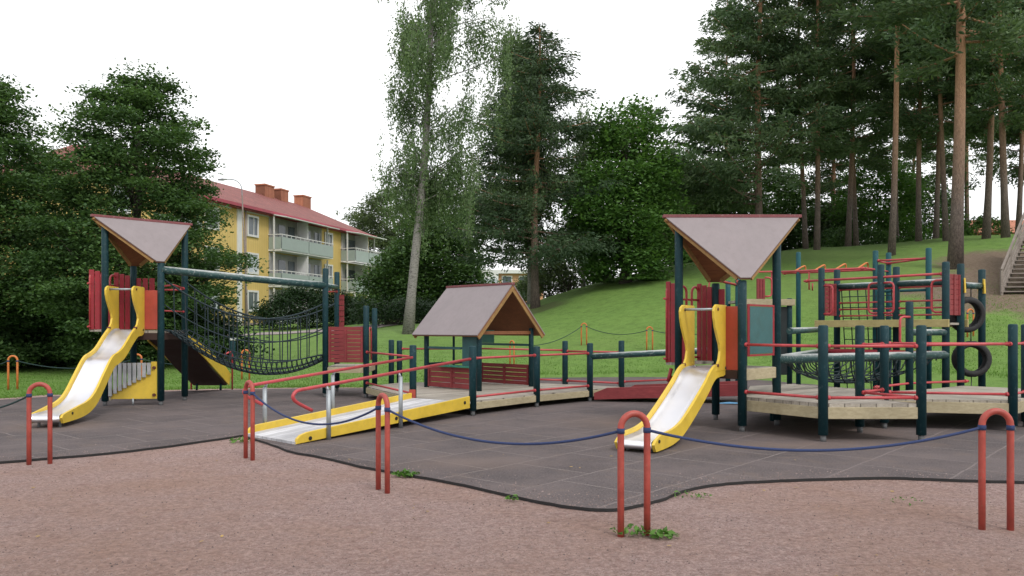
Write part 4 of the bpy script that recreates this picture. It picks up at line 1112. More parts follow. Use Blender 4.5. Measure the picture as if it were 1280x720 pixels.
def birch(label, x, y, H, r_tr, env, nst, lean=(0, 0), seed=1, leaf=.10, group=None, centre=(0, 0), strand=(1.0, 2.6), bare=4.0):
    global RNG
    RNG = np.random.default_rng(seed); random.seed(seed)
    z = zg(x, y); root = thing('birch_tree', label, 'tree', (x, y, z), group)
    m = MB(); n = 12; ax = []
    for i in range(n + 1):
        t = i / n; ax.append(Vector((lean[0] * t + .12 * math.sin(t * 7 + seed), lean[1] * t, H * t - (.15 if i == 0 else 0))))
    rad = [r_tr * (1 - .9 * (i / n) ** 1.15) for i in range(n + 1)]; rad[0] *= 1.3
    m.tube(ax, rad, 12)
    def axp(h): f = min(h / H, .999) * n; i = int(f); return lerp(ax[i], ax[i + 1], f - i)
    hs = np.array([e[0] for e in env]); rs = np.array([e[1] for e in env])
    tips = []
    for b in range(80):
        h = RNG.uniform(bare, H * .97); a = RNG.uniform(0, 2 * math.pi); he = h + RNG.uniform(.5, 2.0)
        rr = np.interp(he, hs, rs) * RNG.uniform(.55, 1.0); p0 = axp(h)
        p1 = Vector((math.cos(a) * rr + axp(min(he, H)).x + centre[0], math.sin(a) * rr + centre[1], he))
        pts = limb(m, p0, p1, max(.02, r_tr * .25 * (1 - h / H * .7)), .008, .10); tips += pts[2:]
    cen = []; var = []
    for k in range(nst):
        if k % 9 == 0: p = np.array(axp(RNG.uniform(bare * .9, H * .95))) + RNG.normal(size=3) * np.array([.25, .25, .2])
        else: p = np.array(random.choice(tips)) + RNG.normal(size=3) * np.array([.24, .24, .28])
        L = RNG.uniform(*strand) * RNG.uniform(.5, 1)
        q = int(L * 38); t = RNG.uniform(0, 1, q) ** .85
        dx = RNG.normal(size=2) * .09
        c = np.stack([p[0] + dx[0] * t * L + RNG.normal(size=q) * (.05 + .07 * np.sin(3.1 * t)), p[1] + dx[1] * t * L + RNG.normal(size=q) * (.05 + .07 * np.sin(3.1 * t)), p[2] - t * L], 1)
        c = c[c[:, 2] > .8]
        cen.append(c); var.append(np.full(len(c), RNG.uniform(.15, .85)) + RNG.normal(size=len(c)) * .18)
        if k % 5 == 0: m.tube([Vector(p), Vector((p[0] + dx[0] * L, p[1] + dx[1] * L, max(.9, p[2] - L)))], [.008, .004], 3, caps=False)
    m.build('trunk', M['birchbark']).parent = root
    cen = np.concatenate(cen); dd = np.tile(np.array([0, 0, -1.0]), (len(cen), 1))
    leaves('crown', cen, leaf, M['leaf_birch'], root, .2, .6, dd, np.concatenate(var), .55)
    return root

def shrub(name, label, x, y, rx, ry, h, n, leaf, mat, seed, cat='shrub', group=None, box=False, rz=0.0):
    global RNG
    RNG = np.random.default_rng(seed); random.seed(seed)
    z = zg(x, y); root = thing(name, label, cat, (x, y, z), group); root.rotation_euler = (0, 0, rz)
    k = max(20, n // 60); a = RNG.uniform(0, 2 * math.pi, k)
    if box: c = np.stack([RNG.uniform(-1, 1, k) * rx, RNG.uniform(-1, 1, k) * ry, h * RNG.uniform(.1, .92, k)], 1)
    else:
        u = RNG.uniform(.0, 1, k); q = np.sqrt(1 - u ** 2.2) * RNG.uniform(.5, 1.0, k) ** .5
        c = np.stack([np.cos(a) * rx * q, np.sin(a) * ry * q, h * (.06 + .88 * u) * (1 + .12 * np.sin(a * 3 + seed))], 1)
    m = MB()
    for i in range(min(k, 22)): limb(m, (RNG.normal() * .15 * (rx if box else 1), RNG.normal() * .1, 0), c[i] * .92, .025, .008, .05)
    m.build('stem', M['bark']).parent = root
    per = n // k; o = RNG.normal(size=(k, per, 3)) * np.array([.26, .26, .20]) * (.6 + .22 * h)
    cen = (c[:, None, :] + o).reshape(-1, 3); cen[:, 2] = np.maximum(cen[:, 2], .04)
    var = (RNG.uniform(.2, .8, k)[:, None] + RNG.normal(size=(k, per)) * .2).ravel()
    leaves('foliage', cen, leaf, M[mat], root, .5, .6, None, var)
    return root

# ------------------------------------------------------------------ trees
broadleaf('maple_tree', 'large dark maple spreading behind the left play tower', -13.5, 28.5, 11.2,
          [(.5, 2.2), (1.6, 2.8), (3.2, 3.15), (5.2, 3.05), (7.2, 2.5), (9.2, 1.75), (10.8, .7)], .24, .12, 620, 230, 'leaf_maple', seed=4, csize=.85, flat=.30, trunkmat='bark')
broadleaf('maple_tree', 'dark leafy tree cut off by the left edge of the picture', -19.6, 29.5, 11.0,
          [(.4, 2.8), (2, 3.5), (4, 3.6), (7, 3.0), (9.3, 1.9), (10.8, .6)], .22, .13, 800, 200, 'leaf_maple', seed=9, csize=.9, flat=.32)
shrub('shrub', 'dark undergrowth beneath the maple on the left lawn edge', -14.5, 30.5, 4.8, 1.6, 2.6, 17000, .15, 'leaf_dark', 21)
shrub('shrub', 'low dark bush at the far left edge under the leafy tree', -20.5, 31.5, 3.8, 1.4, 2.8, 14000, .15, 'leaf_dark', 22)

birch('tall weeping birch with white trunk left of the playhouse roof', X(513, 38), 38, 23.0, .235,
      [(3, 1.8), (6, 2.4), (10, 2.9), (14, 3.5), (19, 3.7), (22, 1.8)], 2000, (1.55, 0), 5, .10, 'weeping birches', (.45, 0), (1.0, 2.7), 6.0)
birch('weeping birch draping over the dark conifer trunk', X(661, 47), 47.5, 15.2, .18,
      [(3, 2.6), (6, 3.4), (9, 3.4), (12, 2.6), (15, 1.3)], 1500, (.3, 0), 8, .115, 'weeping birches', (-1.1, -1.6), (1.0, 3.2), 4.0)
pine('spruce_tree', 'dark conifer standing right behind the playhouse roof', X(669, 44.5), 44.5, 15.8, 2.6, .24, 5.6, 88, 'needle_dark', None, (.2, 0), 3, .14, 'spruce', .22, 1.25, 'pinebark')
birch('slim young birch between the conifer and the bright broadleaf tree', X(727, 50), 50, 10.5, .11,
      [(1, 1.2), (4, 1.5), (8, 1.2), (10, .5)], 420, (0, 0), 14, .12, 'weeping birches', (0, 0), (.8, 2.0), 2.0)
broadleaf('broadleaf_tree', 'bright green broadleaf tree on the crest of the grassy hill', X(783, 45), 45, 10.0,
          [(.5, 1.9), (2, 2.7), (4.5, 2.9), (7, 2.3), (9, 1.4), (9.8, .5)], .28, .21, 440, 95, 'leaf_bright', seed=6, csize=1.15, flat=.6)
broadleaf('broadleaf_tree', 'leafy green tree to the right on the hill crest beside the pines', X(845, 58), 58, 8.6,
          [(.5, 2.2), (2, 3.2), (4.5, 3.0), (7, 1.9), (8.4, .6)], .2, .24, 360, 95, 'leaf_bright', seed=16, csize=1.2, flat=.6)
broadleaf('broadleaf_tree', 'grey green rounded tree between the yellow block and the birch', X(484, 98), 98, 16.0,
          [(1, 3.6), (4.5, 5.3), (9, 5.6), (13, 4.2), (15.7, 1.2)], .35, .28, 520, 110, 'leaf_grey', seed=12, csize=1.35, flat=.6)
broadleaf('broadleaf_tree', 'dark round tree directly behind the birch trunk', X(545, 62), 62, 9.6,
          [(.4, 3.0), (2.5, 4.0), (5, 3.9), (7.5, 2.6), (9.4, .8)], .3, .25, 420, 95, 'leaf_maple', seed=13, csize=1.3, flat=.6)
broadleaf('broadleaf_tree', 'dark low tree beside the end of the yellow block', X(497, 60), 60, 5.6,
          [(.3, 1.8), (1.5, 2.5), (3.5, 2.3), (5.4, .7)], .18, .22, 220, 90, 'leaf_maple', seed=15, csize=1.0, flat=.6)
shrub('hedge', 'clipped green hedge beside the birch trunk', X(492, 46), 46, 2.3, .9, 1.5, 7000, .13, 'leaf_dark', 31, 'hedge', None, True, R(20))
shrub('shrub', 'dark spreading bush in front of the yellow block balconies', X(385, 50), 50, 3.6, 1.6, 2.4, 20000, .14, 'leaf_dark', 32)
shrub('shrub', 'low bush at the corner of the yellow block entrance', X(445, 60), 60, 2.4, 1.2, 1.7, 4000, .15, 'leaf_dark', 33)
shrub('shrub', 'small bush left of the conifer in front of the far houses', X(645, 60), 60, 1.6, 1.2, 1.6, 3000, .16, 'leaf_maple', 34)
shrub('shrub', 'leafy bush at the foot of the dark conifer on its right side', X(688, 56), 56, 2.0, 1.4, 2.6, 8000, .16, 'leaf_grey', 36)
shrub('shrub', 'pale drooping bush right of the conifer foot', X(712, 54), 54, 2.8, 1.6, 4.2, 13000, .17, 'leaf_grey', 35)

# pines on the hill: (px, d, height, crown start, trunk radius, bough length, lean)
pines = [
 (947, 47, 23, 3.0, 0.24, 6.0, (.3, 0), 'tall pine with the longest low boughs at the left of the grove'),
 (1005, 49, 23, 6.5, 0.15, 3.8, (.2, 0), 'slim pine left of a close pair of trunks at the grove front'),
 (1019, 48, 22, 6.5, 0.17, 3.6, (.4, 0), 'pine right of the close pair behind the right tower roof'),
 (1061, 50, 23, 6.0, 0.165, 4.2, (.5, 0), 'pine standing left of the pale orange trunk'),
 (1070, 54, 22, 6.5, 0.16, 3.6, (.3, 0), 'thinner pine just behind another trunk left of the orange one'),
 (1113, 41, 24, 11.0, 0.165, 4.4, (.8, 0), 'pale orange trunked pine above the overhead pipes'),
 (1123, 56, 22, 6, 0.13, 3.2, (.1, 0), 'thin dark pine half behind the orange trunk'),
 (1150, 47, 23, 6.5, 0.16, 4.0, (1.2, 0), 'pine leaning to the right in the middle of the grove'),
 (1170, 50, 22, 6.5, 0.16, 3.6, (1.0, 0), 'light brown pine between the leaning and the dark trunk'),
 (1181, 45, 24, 6.5, 0.15, 4.0, (.6, 0), 'straight dark trunked pine beside the biggest pine'),
 (1194, 34.5, 24, 9.0, 0.27, 5.2, (.5, 0), 'biggest pine with thick reddish trunk above the tyres'),
 (1232, 44, 23, 6.0, 0.19, 4.8, (.9, 0), 'stout pine on the hill top left of the stairs'),
 (1256, 42, 22, 6, 0.185, 4.6, (1.6, 0), 'stout pine leaning right at the top of the stairs'),
 (1272, 48, 22, 6, 0.15, 4.2, (.5, 0), 'pine at the right edge of the picture'),
]
variants = {}
PV = {0: (84, 1.25), 3: (46, 1.2), 5: (44, 1.2), 10: (52, 1.25), 11: (50, 1.2)}
SRC = {1: 3, 2: 11, 4: 3, 6: 11, 7: 3, 8: 11, 9: 3, 12: 11, 13: 11}
for i, (px, d, H, c0, r, L, ln, lab) in enumerate(pines):
    if i in PV:
        nb_, dn = PV[i]
        o = pine('pine_tree', lab, X(px, d), d, H, c0, r, L, nb_, 'needle', 'pines of the grove on the hill', ln, 40 + i, .04, 'cone' if i == 0 else 'pine', .27, dn, 'pinebark', math.pi if i == 0 else None)
        variants[i] = (o, H, c0, r)
RNG = np.random.default_rng(99)
for i, p in enumerate(pines):
    if i in SRC:
        px, d, H, c0, r, L, ln, lab = p
        src, H0, c00, r0 = variants[SRC[i]]
        o = copy_tree(src); s = H / H0; w = r / r0
        o.location = (X(px, d), d, zg(X(px, d), d)); o.rotation_euler = (0, 0, (i * 2.4) % 6.28)
        a = min(1.05, max(.8, w)); o.scale = (a, a, s * (.94 + .02 * (i % 5)))
        o['label'] = lab
# second, further row that closes the grove
extra = [(905, 64, .95, 'pine at the back of the grove above the hill crest on the left'), (978, 66, 1.0, 'back row pine behind the close pair of trunks'), 
         (1042, 66, .92, 'back row pine in the gap left of the leaning trunks'), (1138, 70, 1.05, 'back row pine behind the leaning trunk'), (1212, 62, 1.0, 'back row pine right of the biggest trunk'), (1300, 50, 1.0, 'pine just beyond the right edge whose boughs reach in')]
for i, (px, d, s, lab) in enumerate(extra):
    o = copy_tree(variants[(3, 11, 0)[i % 3]][0]); o.location = (X(px, d), d, zg(X(px, d), d)); o.rotation_euler = (0, 0, i * 1.9 + .4); o.scale = (s * .95, s * .95, s); o['label'] = lab
pine('pine_tree', 'small crooked pine with wind swept top left of the grove', X(838, 50), 50, 10.0, 6.5, .14, 3.0, 16, 'needle', 'pines of the grove on the hill', (-2.0, 0), 77, 0, 'pine', .24, 1.1, 'pinebark', math.pi)
broadleaf('broadleaf_tree', 'pale leafy sapling in the gap between pine trunks', X(1040, 62), 62, 4.0, [(.2, 1.5), (1.4, 2.0), (2.8, 1.5), (3.9, .5)], .1, .22, 140, 90, 'leaf_grey', seed=51, csize=1.2, flat=.7)
broadleaf('broadleaf_tree', 'green leafy undergrowth tree behind the orange trunk', X(1098, 60), 60, 7.6, [(.2, 2.0), (1.8, 3.0), (5, 2.8), (7.4, .8)], .1, .22, 200, 90, 'leaf_bright', seed=52, csize=1.2, flat=.7)
broadleaf('broadleaf_tree', 'green leafy undergrowth tree left of the biggest pine', X(1150, 64), 64, 7.0, [(.2, 1.9), (1.8, 2.7), (4.5, 2.4), (6.8, .7)], .1, .22, 180, 90, 'leaf_maple', seed=53, csize=1.2, flat=.7)
broadleaf('broadleaf_tree', 'broad dark tree filling the hill crest left of the pines', X(905, 60), 60, 7.5, [(.2, 2.6), (1.8, 3.6), (4.5, 3.0), (7.2, .8)], .15, .24, 300, 95, 'leaf_maple', seed=55, csize=1.2, flat=.7)
broadleaf('broadleaf_tree', 'dark undergrowth tree at the left end of the pine grove', X(978, 64), 64, 7.0, [(.2, 2.4), (1.8, 3.4), (4.5, 2.9), (6.8, .8)], .12, .24, 220, 90, 'leaf_maple', seed=54, csize=1.2, flat=.7)
shrub('shrub', 'low green bush on the hill crest right of the biggest pine', X(1218, 52), 52, 2.6, 1.2, 1.4, 3500, .16, 'leaf_bright', 61)
shrub('shrub', 'low dark bush on the hill crest among the pine trunks', X(1075, 56), 56, 3.4, 1.2, 1.5, 4000, .16, 'leaf_maple', 62)

# ------------------------------------------------------------------ apartment block
wall_m, nt, b, o_ = new_mat('yellow_cladding')
tc = nd(nt, 'ShaderNodeTexCoord').outputs['Object']
sx = nd(nt, 'ShaderNodeSeparateXYZ'); nt.links.new(tc, sx.inputs[0])
dv = nd(nt, 'ShaderNodeMath', operation='DIVIDE'); dv.inputs[1].default_value = .28; nt.links.new(sx.outputs[1], dv.inputs[0])
frn = nd(nt, 'ShaderNodeMath', operation='FRACT'); nt.links.new(dv.outputs[0], frn.inputs[0])
n1 = noise(nt, .5, 5, .6, tc)
c = ramp(nt, n1.outputs[0], [(.3, (.60, .43, .14)), (.7, (.68, .50, .18))])
c = mixc(nt, ramp(nt, frn.outputs[0], [(0, (1, 1, 1)), (.10, (0, 0, 0))]), c, (.36, .25, .07))
nt.links.new(c, b.inputs['Base Color']); b.inputs['Roughness'].default_value = .8
M['wall_y'] = wall_m
M['white'] = paint('white_trim', (.66, .66, .65), .6, (.5, .5, .48), .3, 3, var=.06)
M['balc'] = paint('pale_green_balcony_sheet', (.30, .36, .335), .55, (.24, .28, .26), .3, 2, var=.06)
M['bint'] = paint('balcony_interior', (.36, .35, .35), .8, None, 0, 2)
M['glass'] = paint('window_glass', (.10, .12, .14), .08, None, 0, 1, 0, .3, 0)
M['blind'] = paint('window_blind', (.45, .50, .55), .7, None, 0, 1)
def tiles(name, c0, c1):
    m_, nt, b, o_ = new_mat(name); tc = nd(nt, 'ShaderNodeTexCoord').outputs['Object']
    n1 = noise(nt, 1.2, 6, .7, tc); w = nd(nt, 'ShaderNodeTexBrick'); w.inputs['Scale'].default_value = 3; nt.links.new(tc, w.inputs['Vector'])
    w.inputs['Color1'].default_value = (*c0, 1); w.inputs['Color2'].default_value = (*c1, 1); w.inputs['Mortar'].default_value = (*[x * .5 for x in c0], 1)
    c = mixc(nt, 1, w.outputs[0], ramp(nt, n1.outputs[0], [(.3, (.75,) * 3), (.7, (1.15,) * 3)]), 'MULTIPLY')
    nt.links.new(c, b.inputs['Base Color']); b.inputs['Roughness'].default_value = .75; return m_
M['rooftile'] = tiles('red_roof_tiles', (.20, .058, .052), (.26, .085, .07))
M['eave'] = paint('crimson_eaves', (.33, .05, .075), .6, (.3, .2, .2), .3, 2)
M['brick'] = tiles('chimney_brick', (.40, .14, .075), (.46, .18, .10))
M['found'] = paint('grey_foundation', (.27, .22, .20), .9, None, 0, 3)

ab = thing('apartment_building', 'three storey yellow apartment block with red roof and pale green balconies', 'building', (-20.2, 59, 1.6))
ab.rotation_euler = (0, 0, -math.atan2(.3085, 1))     # local +Y runs along the facade, local +X faces the playground
def lb(mb_, name, mat, parent=ab, bevel=0):
    o = mb_.build(name, M[mat]); o.parent = parent
    if bevel: bm_ = o.modifiers.new('bevel', 'BEVEL'); bm_.width = bevel; bm_.segments = 1
    return o
# local z: ground = 0 (world 1.6)
Y0, Y1, DP, EA = -13.0, 20.5, 11.0, 9.15
m = MB(); m.box((-DP / 2, (Y0 + Y1) / 2, EA / 2 + .2), (DP, Y1 - Y0, EA - .4)); lb(m, 'wall', 'wall_y')
m = MB(); m.box((-DP / 2, (Y0 + Y1) / 2, -.2), (DP + .06, Y1 - Y0 + .06, 1.2)); lb(m, 'foundation', 'found')
# roof: hipped both ends with overhang
ov = .55; rz0 = EA - .12; rzr = EA + 2.75
x0, x1 = -DP - ov, ov; ya, yb = Y0 - ov, Y1 + ov; ym = -DP / 2
m = MB(); hip = 4.0
v = [(x1, ya, rz0), (x1, yb, rz0), (x0, yb, rz0), (x0, ya, rz0), (ym, ya + hip, rzr), (ym, yb - hip, rzr)]
v += [(p[0], p[1], p[2] - .14) for p in v[:4]]
m.add(v, [(0, 1, 5, 4), (2, 3, 4, 5), (1, 2, 5), (3, 0, 4), (6, 7, 1, 0), (7, 8, 2, 1), (8, 9, 3, 2), (9, 6, 0, 3), (9, 8, 7, 6)])
rf = lb(m, 'roof', 'rooftile')
m = MB(); m.box((x1 + .05, (ya + yb) / 2, rz0 - .05), (.12, yb - ya, .22)); m.box((x1 - .6, (ya + yb) / 2, rz0 - .20), (1.1, yb - ya - .1, .06)); lb(m, 'gutter', 'eave', rf)
for yy in (11.2, 13.6, 19.0):
    if yy > 16: yy = 17.4
    m = MB(); m.box((ym, yy, rzr + .05), (1.0, 1.4 if yy != 13.6 else 1.2, 1.5)); m.box((ym, yy, rzr + .84), (1.1, 1.55 if yy != 13.6 else 1.35, .12)); lb(m, 'chimney', 'brick', rf)
FL = [.55, 3.40, 6.23]
def window(y, zc, w=1.15, h=1.35, blind=False):
    m = MB()
    for s_ in (-1, 1): m.box((.05, y + s_ * (w / 2 + .06), zc), (.12, .14, h + .28)); m.box((.05, y, zc + s_ * (h / 2 + .06)), (.12, w - .02, .15))
    m.box((.03, y + w * .12, zc), (.06, .06, h))
    o = lb(m, 'window', 'white')
    m = MB(); m.box((.015, y, zc), (.03, w, h)); lb(m, 'pane', 'blind' if blind else 'glass', o)
for k, z in enumerate(FL):
    window(1.55, z + 1.5, 1.15, 1.35, k == 1)
    window(12.75, z + 1.5, 1.1, 1.3)
    for yy in (-3.2, -11.6): window(yy, z + 1.5, 1.3, 1.35, (k + int(yy)) % 3 == 0)
# cladding corner boards and the downpipe
m = MB(); m.box((.03, -.05, EA / 2), (.09, .55, EA - .3)); lb(m, 'cladding_strip', 'white')
m = MB(); m.box((.02, 2 , EA - .32), (.08, 3.4, .28)); m.box((.02, -7, EA - .32), (.08, 12, .28)); lb(m, 'frieze', 'white')
def balcony(y0, y1, prot, z, awning, solid):
    """recess with glazed back wall, slab, sheet front with white rail"""
    m = MB(); m.box((prot / 2, (y0 + y1) / 2, z - .10), (prot, y1 - y0, .18)); o = lb(m, 'balcony', 'white')
    m = MB(); m.box((.03, (y0 + y1) / 2, z + 1.28), (.06, y1 - y0 - .1, 2.5)); lb(m, 'back_wall', 'bint', o)
    m = MB()
    n = 2
    for i in range(n):
        a = y0 + (y1 - y0) * i / n; b_ = y0 + (y1 - y0) * (i + 1) / n
        m.box((prot + .03, (a + b_) / 2, z + .42), (.04, b_ - a - .10, .98))
    for yy in (y0 + .02, y1 - .02): m.box((prot / 2, yy, z + .42), (prot - .06, .04, .98))
    lb(m, 'front_sheet', 'balc', o)
    m = MB(); m.box((prot + .03, (y0 + y1) / 2, z + 1.10), (.06, y1 - y0, .06))
    for yy in (y0, y1): m.box((prot / 2, yy, z + 1.10), (prot, .06, .06))
    for i in range(13): m.box((prot + .03, y0 + .1 + (y1 - y0 - .2) * i / 12, z + 1.0), (.035, .05, .17))
    lb(m, 'railing', 'white', o)
    for yy in (y0 - .06, (y0 + y1) / 2, y1 + .06):
        m = MB(); m.box((prot * .48, yy, z + 1.25), (prot * .96 if yy == (y0 + y1) / 2 else .12, .08, 2.6))
        lb(m, 'partition', 'white', o)
    m = MB()
    for f in (.18, .66): m.box((.075, y0 + (y1 - y0) * f + .3, z + 1.05), (.05, .95, 2.0))
    for f in (.38, .88): m.box((.075, y0 + (y1 - y0) * f + .1, z + 1.45), (.05, .9, 1.2))
    lb(m, 'pane', 'glass', o)
    if awning:
        m = MB(); m.plate([Vector((.1, y0 - .2, z + 2.72)), Vector((.1, y1 + .2, z + 2.72)), Vector((prot + .55, y1 + .2, z + 2.42)), Vector((prot + .55, y0 - .2, z + 2.42))], .07); lb(m, 'awning', 'white', o)
for k, z in enumerate(FL):
    balcony(3.65, 11.6, 1.15, z, k == 2, True)
    if k > 0: balcony(15.0, 20.2, 1.5, z, True, True)
m = MB()
for yy in (15.1, 17.6, 20.1): m.box((1.4, yy, 1.45), (.14, .14, 3.4))
m.box((.04, 17.6, 1.4), (.08, 2.0, 2.3)); lb(m, 'porch_column', 'white')
m = MB(); m.tube([Vector((.15, .55, 0)), Vector((.15, .55, EA - .2))], .06, 8); lb(m, 'downpipe', 'found')
for z in FL:
    m = MB(); m.box((.6, -7.9, z - .1), (1.2, 4.5, .16)); o = lb(m, 'balcony', 'white'); m = MB(); m.box((1.22, -7.9, z + .4), (.05, 4.4, 1.0)); lb(m, 'front_sheet', 'balc', o)

lp = thing('lamp_post', 'slim grey lamp post in front of the yellow block', 'lamp post', (X(312, 34), 34, zg(X(312, 34), 34)))
m = MB(); bx, by = X(312, 34), 34; bz = zg(bx, by); m.tube([(bx, by, bz - .05), (bx - .08, by, bz + 1.2), (bx - .32, by, bz + 6.6)], [.05, .04, .028], 10); m.build('pole', M['oldwood'], lp)
m = MB(); m.tube(spline([(bx - .32, by, bz + 6.55), (bx - .36, by, bz + 7.0), (bx - .6, by - .05, bz + 7.25), (bx - 1.0, by - .1, bz + 7.28)], 4), .022, 8); m.build('arm', M['galv'], lp)
m = MB(); m.tube([(bx - .92, by - .1, bz + 7.28), (bx - 1.1, by - .12, bz + 7.27), (bx - 1.3, by - .14, bz + 7.25)], [.03, .06, .035], 10); m.build('lamp_head', M['greyslat'], lp)
bo = thing('bollard', 'short dark post with pale cap on the lawn under the rope bridge', 'bollard', (*at(291, 27).xy, zg(*at(291, 27).xy)))
bx, by = at(291, 27).xy; bz = zg(bx, by); m = MB(); m.post(bx, by, bz - .05, bz + .95, .09); m.build('shaft', M['green'], bo); m = MB(); m.tube([(bx, by, bz + .95), (bx, by, bz + 1.03)], .11, 14); m.build('cap', M['white'], bo)

wh = thing('house', 'pale house with red roof glimpsed past the leafy tree at the left edge', 'building', (X(-62, 56), 56, zg(X(-62, 56), 56)))
hx_, hz_ = X(-62, 56), zg(X(-62, 56), 56)
m = MB(); m.box((hx_ - 3, 60, hz_ + 4.2), (12, 8, 8.6)); m.build('wall', M['white'], wh)
m = MB(); m.add([(hx_ - 10, 55.4, hz_ + 8.4), (hx_ + 4, 55.4, hz_ + 8.4), (hx_ + 4, 64.6, hz_ + 8.4), (hx_ - 10, 64.6, hz_ + 8.4), (hx_ - 8, 60, hz_ + 11.0), (hx_ + 2, 60, hz_ + 11.0)], [(0, 1, 5, 4), (2, 3, 4, 5), (1, 2, 5), (3, 0, 4), (3, 2, 1, 0)]); m.build('roof', M['rooftile'], wh)
for zz in (1.9, 4.6, 7.2):
    for xx in (-6, -3.2, -.6, 1.6):
        m = MB(); m.box((hx_ + xx, 55.96, hz_ + zz), (1.5, .14, 1.5)); o = m.build('window', M['white'], wh)
        m = MB(); m.box((hx_ + xx, 55.90, hz_ + zz), (1.2, .10, 1.2)); m.build('pane', M['glass'], o)
# far houses between the birch and the conifer
fh = thing('apartment_building', 'distant orange apartment house with pale balconies behind the playhouse', 'building', (X(632, 112), 112, 2.5))
fx0 = X(632, 112)
M['orange_wall'] = paint('orange_render', (.55, .30, .17), .85, None, 0, .5, var=.06)
m = MB(); m.box((fx0 + .6, 116, 5.5), (9.4, 8, 7.6)); m.build('wall', M['orange_wall'], fh)
m = MB(); m.box((fx0 - 3.2, 111.6, 6.0), (4.4, 1.2, 7.4)); m.build('balcony_bay', M['white'], fh)
m = MB(); m.box((fx0 + .3, 116, 9.5), (10.4, 9.2, .5)); m.build('roof', M['white'], fh)
for z in (4.0, 6.6, 8.3):
    m = MB(); m.box((fx0 + 2.6, 111.95, z), (1.5, .12, 1.3)); o = m.build('window', M['white'], fh); m = MB(); m.box((fx0 + 2.6, 111.9, z), (1.2, .1, 1.0)); m.build('pane', M['glass'], o)
    m = MB(); m.box((fx0 - 3.2, 110.85, z - .3), (4.2, .2, .9)); m.build('front_sheet', M['blind'], fh)
    m = MB(); m.box((fx0 + .2, 111.95, z), (1.5, .12, 1.3)); o = m.build('window', M['white'], fh); m = MB(); m.box((fx0 + .2, 111.9, z), (1.2, .1, 1.0)); m.build('pane', M['glass'], o)
# red house on the hill top
hx0, hd = X(1258, 82), 82; hz = zg(hx0, hd)
rh = thing('red_house', 'small brick red house on the hill top behind the pines', 'building', (hx0, hd, hz))
M['redwall'] = paint('brick_red_wall', (.40, .13, .08), .85, None, 0, 1)
m = MB(); m.box((hx0 + 2, hd + 4, hz + 1.6), (9, 7, 4.2)); m.build('wall', M['redwall'], rh)
m = MB(); m.add([(hx0 - 3, hd, hz + 3.6), (hx0 + 7, hd, hz + 3.6), (hx0 + 7, hd + 8, hz + 3.6), (hx0 - 3, hd + 8, hz + 3.6), (hx0 - 3, hd + 4, hz + 5.4), (hx0 + 7, hd + 4, hz + 5.4)], [(0, 1, 5, 4), (2, 3, 4, 5), (1, 2, 5), (3, 0, 4), (3, 2, 1, 0)]); m.build('roof', M['brick'], rh)

# ------------------------------------------------------------------ stairs up the hill
sx0, sy0 = X(1252, 29.5), 29.5; sz0 = zg(sx0, sy0) - .05
stt = thing('staircase', 'grey timber staircase climbing the hill at the right edge', 'stairs', (sx0, sy0, sz0))
up = Vector((.66, .75, 0)).normalized(); ri = Vector((.97, -.24, 0)).normalized(); NSTEP = 20; run, rise = .34, .185; Wd = 2.0
base = Vector((sx0, sy0, sz0))
m = MB()
for i in range(NSTEP):
    p = base + up * (run * i) + Vector((0, 0, rise * (i + 1)))
    m.plate([p, p + ri * Wd, p + ri * Wd + up * (run + .03), p + up * (run + .03)], .045)
m.build('tread', M['oldwood'], stt)
for k in (0, 1):
    o = ri * (Wd * k); e_ = base + up * (run * NSTEP) + Vector((0, 0, rise * NSTEP))
    m = MB(); m.bar(base + o + Vector((0, 0, .05)), e_ + o + Vector((0, 0, .05)), .06, .28); m.build('stringer', M['oldwood'], stt)
    m = MB(); m.bar(base + o + Vector((0, 0, .98)), e_ + o + Vector((0, 0, .98)), .07, .10); m.bar(base + o + Vector((0, 0, .62)), e_ + o + Vector((0, 0, .62)), .04, .12)
    m.bar(base + o + Vector((0, 0, .36)), e_ + o + Vector((0, 0, .36)), .04, .10)
    m.build('handrail', M['oldwood'], stt)
    for i in range(5):
        p = base + o + up * (run * NSTEP * i / 4) + Vector((0, 0, rise * NSTEP * i / 4)); m = MB(); m.box((p.x, p.y, p.z + .42), (.08, .08, 1.1)); m.build('baluster', M['oldwood'], stt)

# ------------------------------------------------------------------ small stuff
def weed(label, x, y, r, n, seed, leaf=.06):
    global RNG
    RNG = np.random.default_rng(seed)
    root = thing('weed', label, 'weed', (x, y, .01), 'weeds along the sand')
    a = RNG.uniform(0, 6.28, n); q = r * np.sqrt(RNG.uniform(0, 1, n)); c = np.stack([np.cos(a) * q * 1.3, np.sin(a) * q * .7, .015 + RNG.uniform(0, .07, n) * (1 - q / r * .6)], 1)
    leaves('leaves', c, leaf, M['weed'], root, .6, .5)
weed('leafy weed growing round the foot of the nearest hoop', .93, 6.12, .13, 70, 1, .05)
weed('leafy weed right beside the nearest hoop on the sand', 1.14, 6.02, .09, 60, 2, .055)
weed('bright weed at the rubber edge behind the sideways hoop', X(508, 8.55), 8.5, .12, 80, 3, .06)
weed('tiny weed on the rubber edge left of the nearest hoop', X(640, 7.35), 7.30, .05, 22, 4, .045)
weed('scattered weeds at the rubber edge right of the nearest hoop', X(860, 7.5), 7.45, .16, 40, 5, .035)
weed('small weed at the foot of the access ramp', X(302, 11.1), 11.05, .12, 50, 6, .06)
weed('faint weed tuft on the sand left of the large right hoop', X(1120, 7.3), 7.2, .15, 25, 7, .03)
m = MB(); c = at(913, 16.3); m.plate([V(c + Vector((-.22, 0, 0)), GZ + .02), V(c + Vector((.05, -.10, 0)), GZ + .03), V(c + Vector((.26, .02, 0)), GZ + .015), V(c + Vector((.02, .12, 0)), GZ + .03)], .02)
tag(m.build('toy_spade', M['blueplastic']), 'flat pale blue plastic toy lying on the dark rubber', 'toy')

RNG = np.random.default_rng(5)
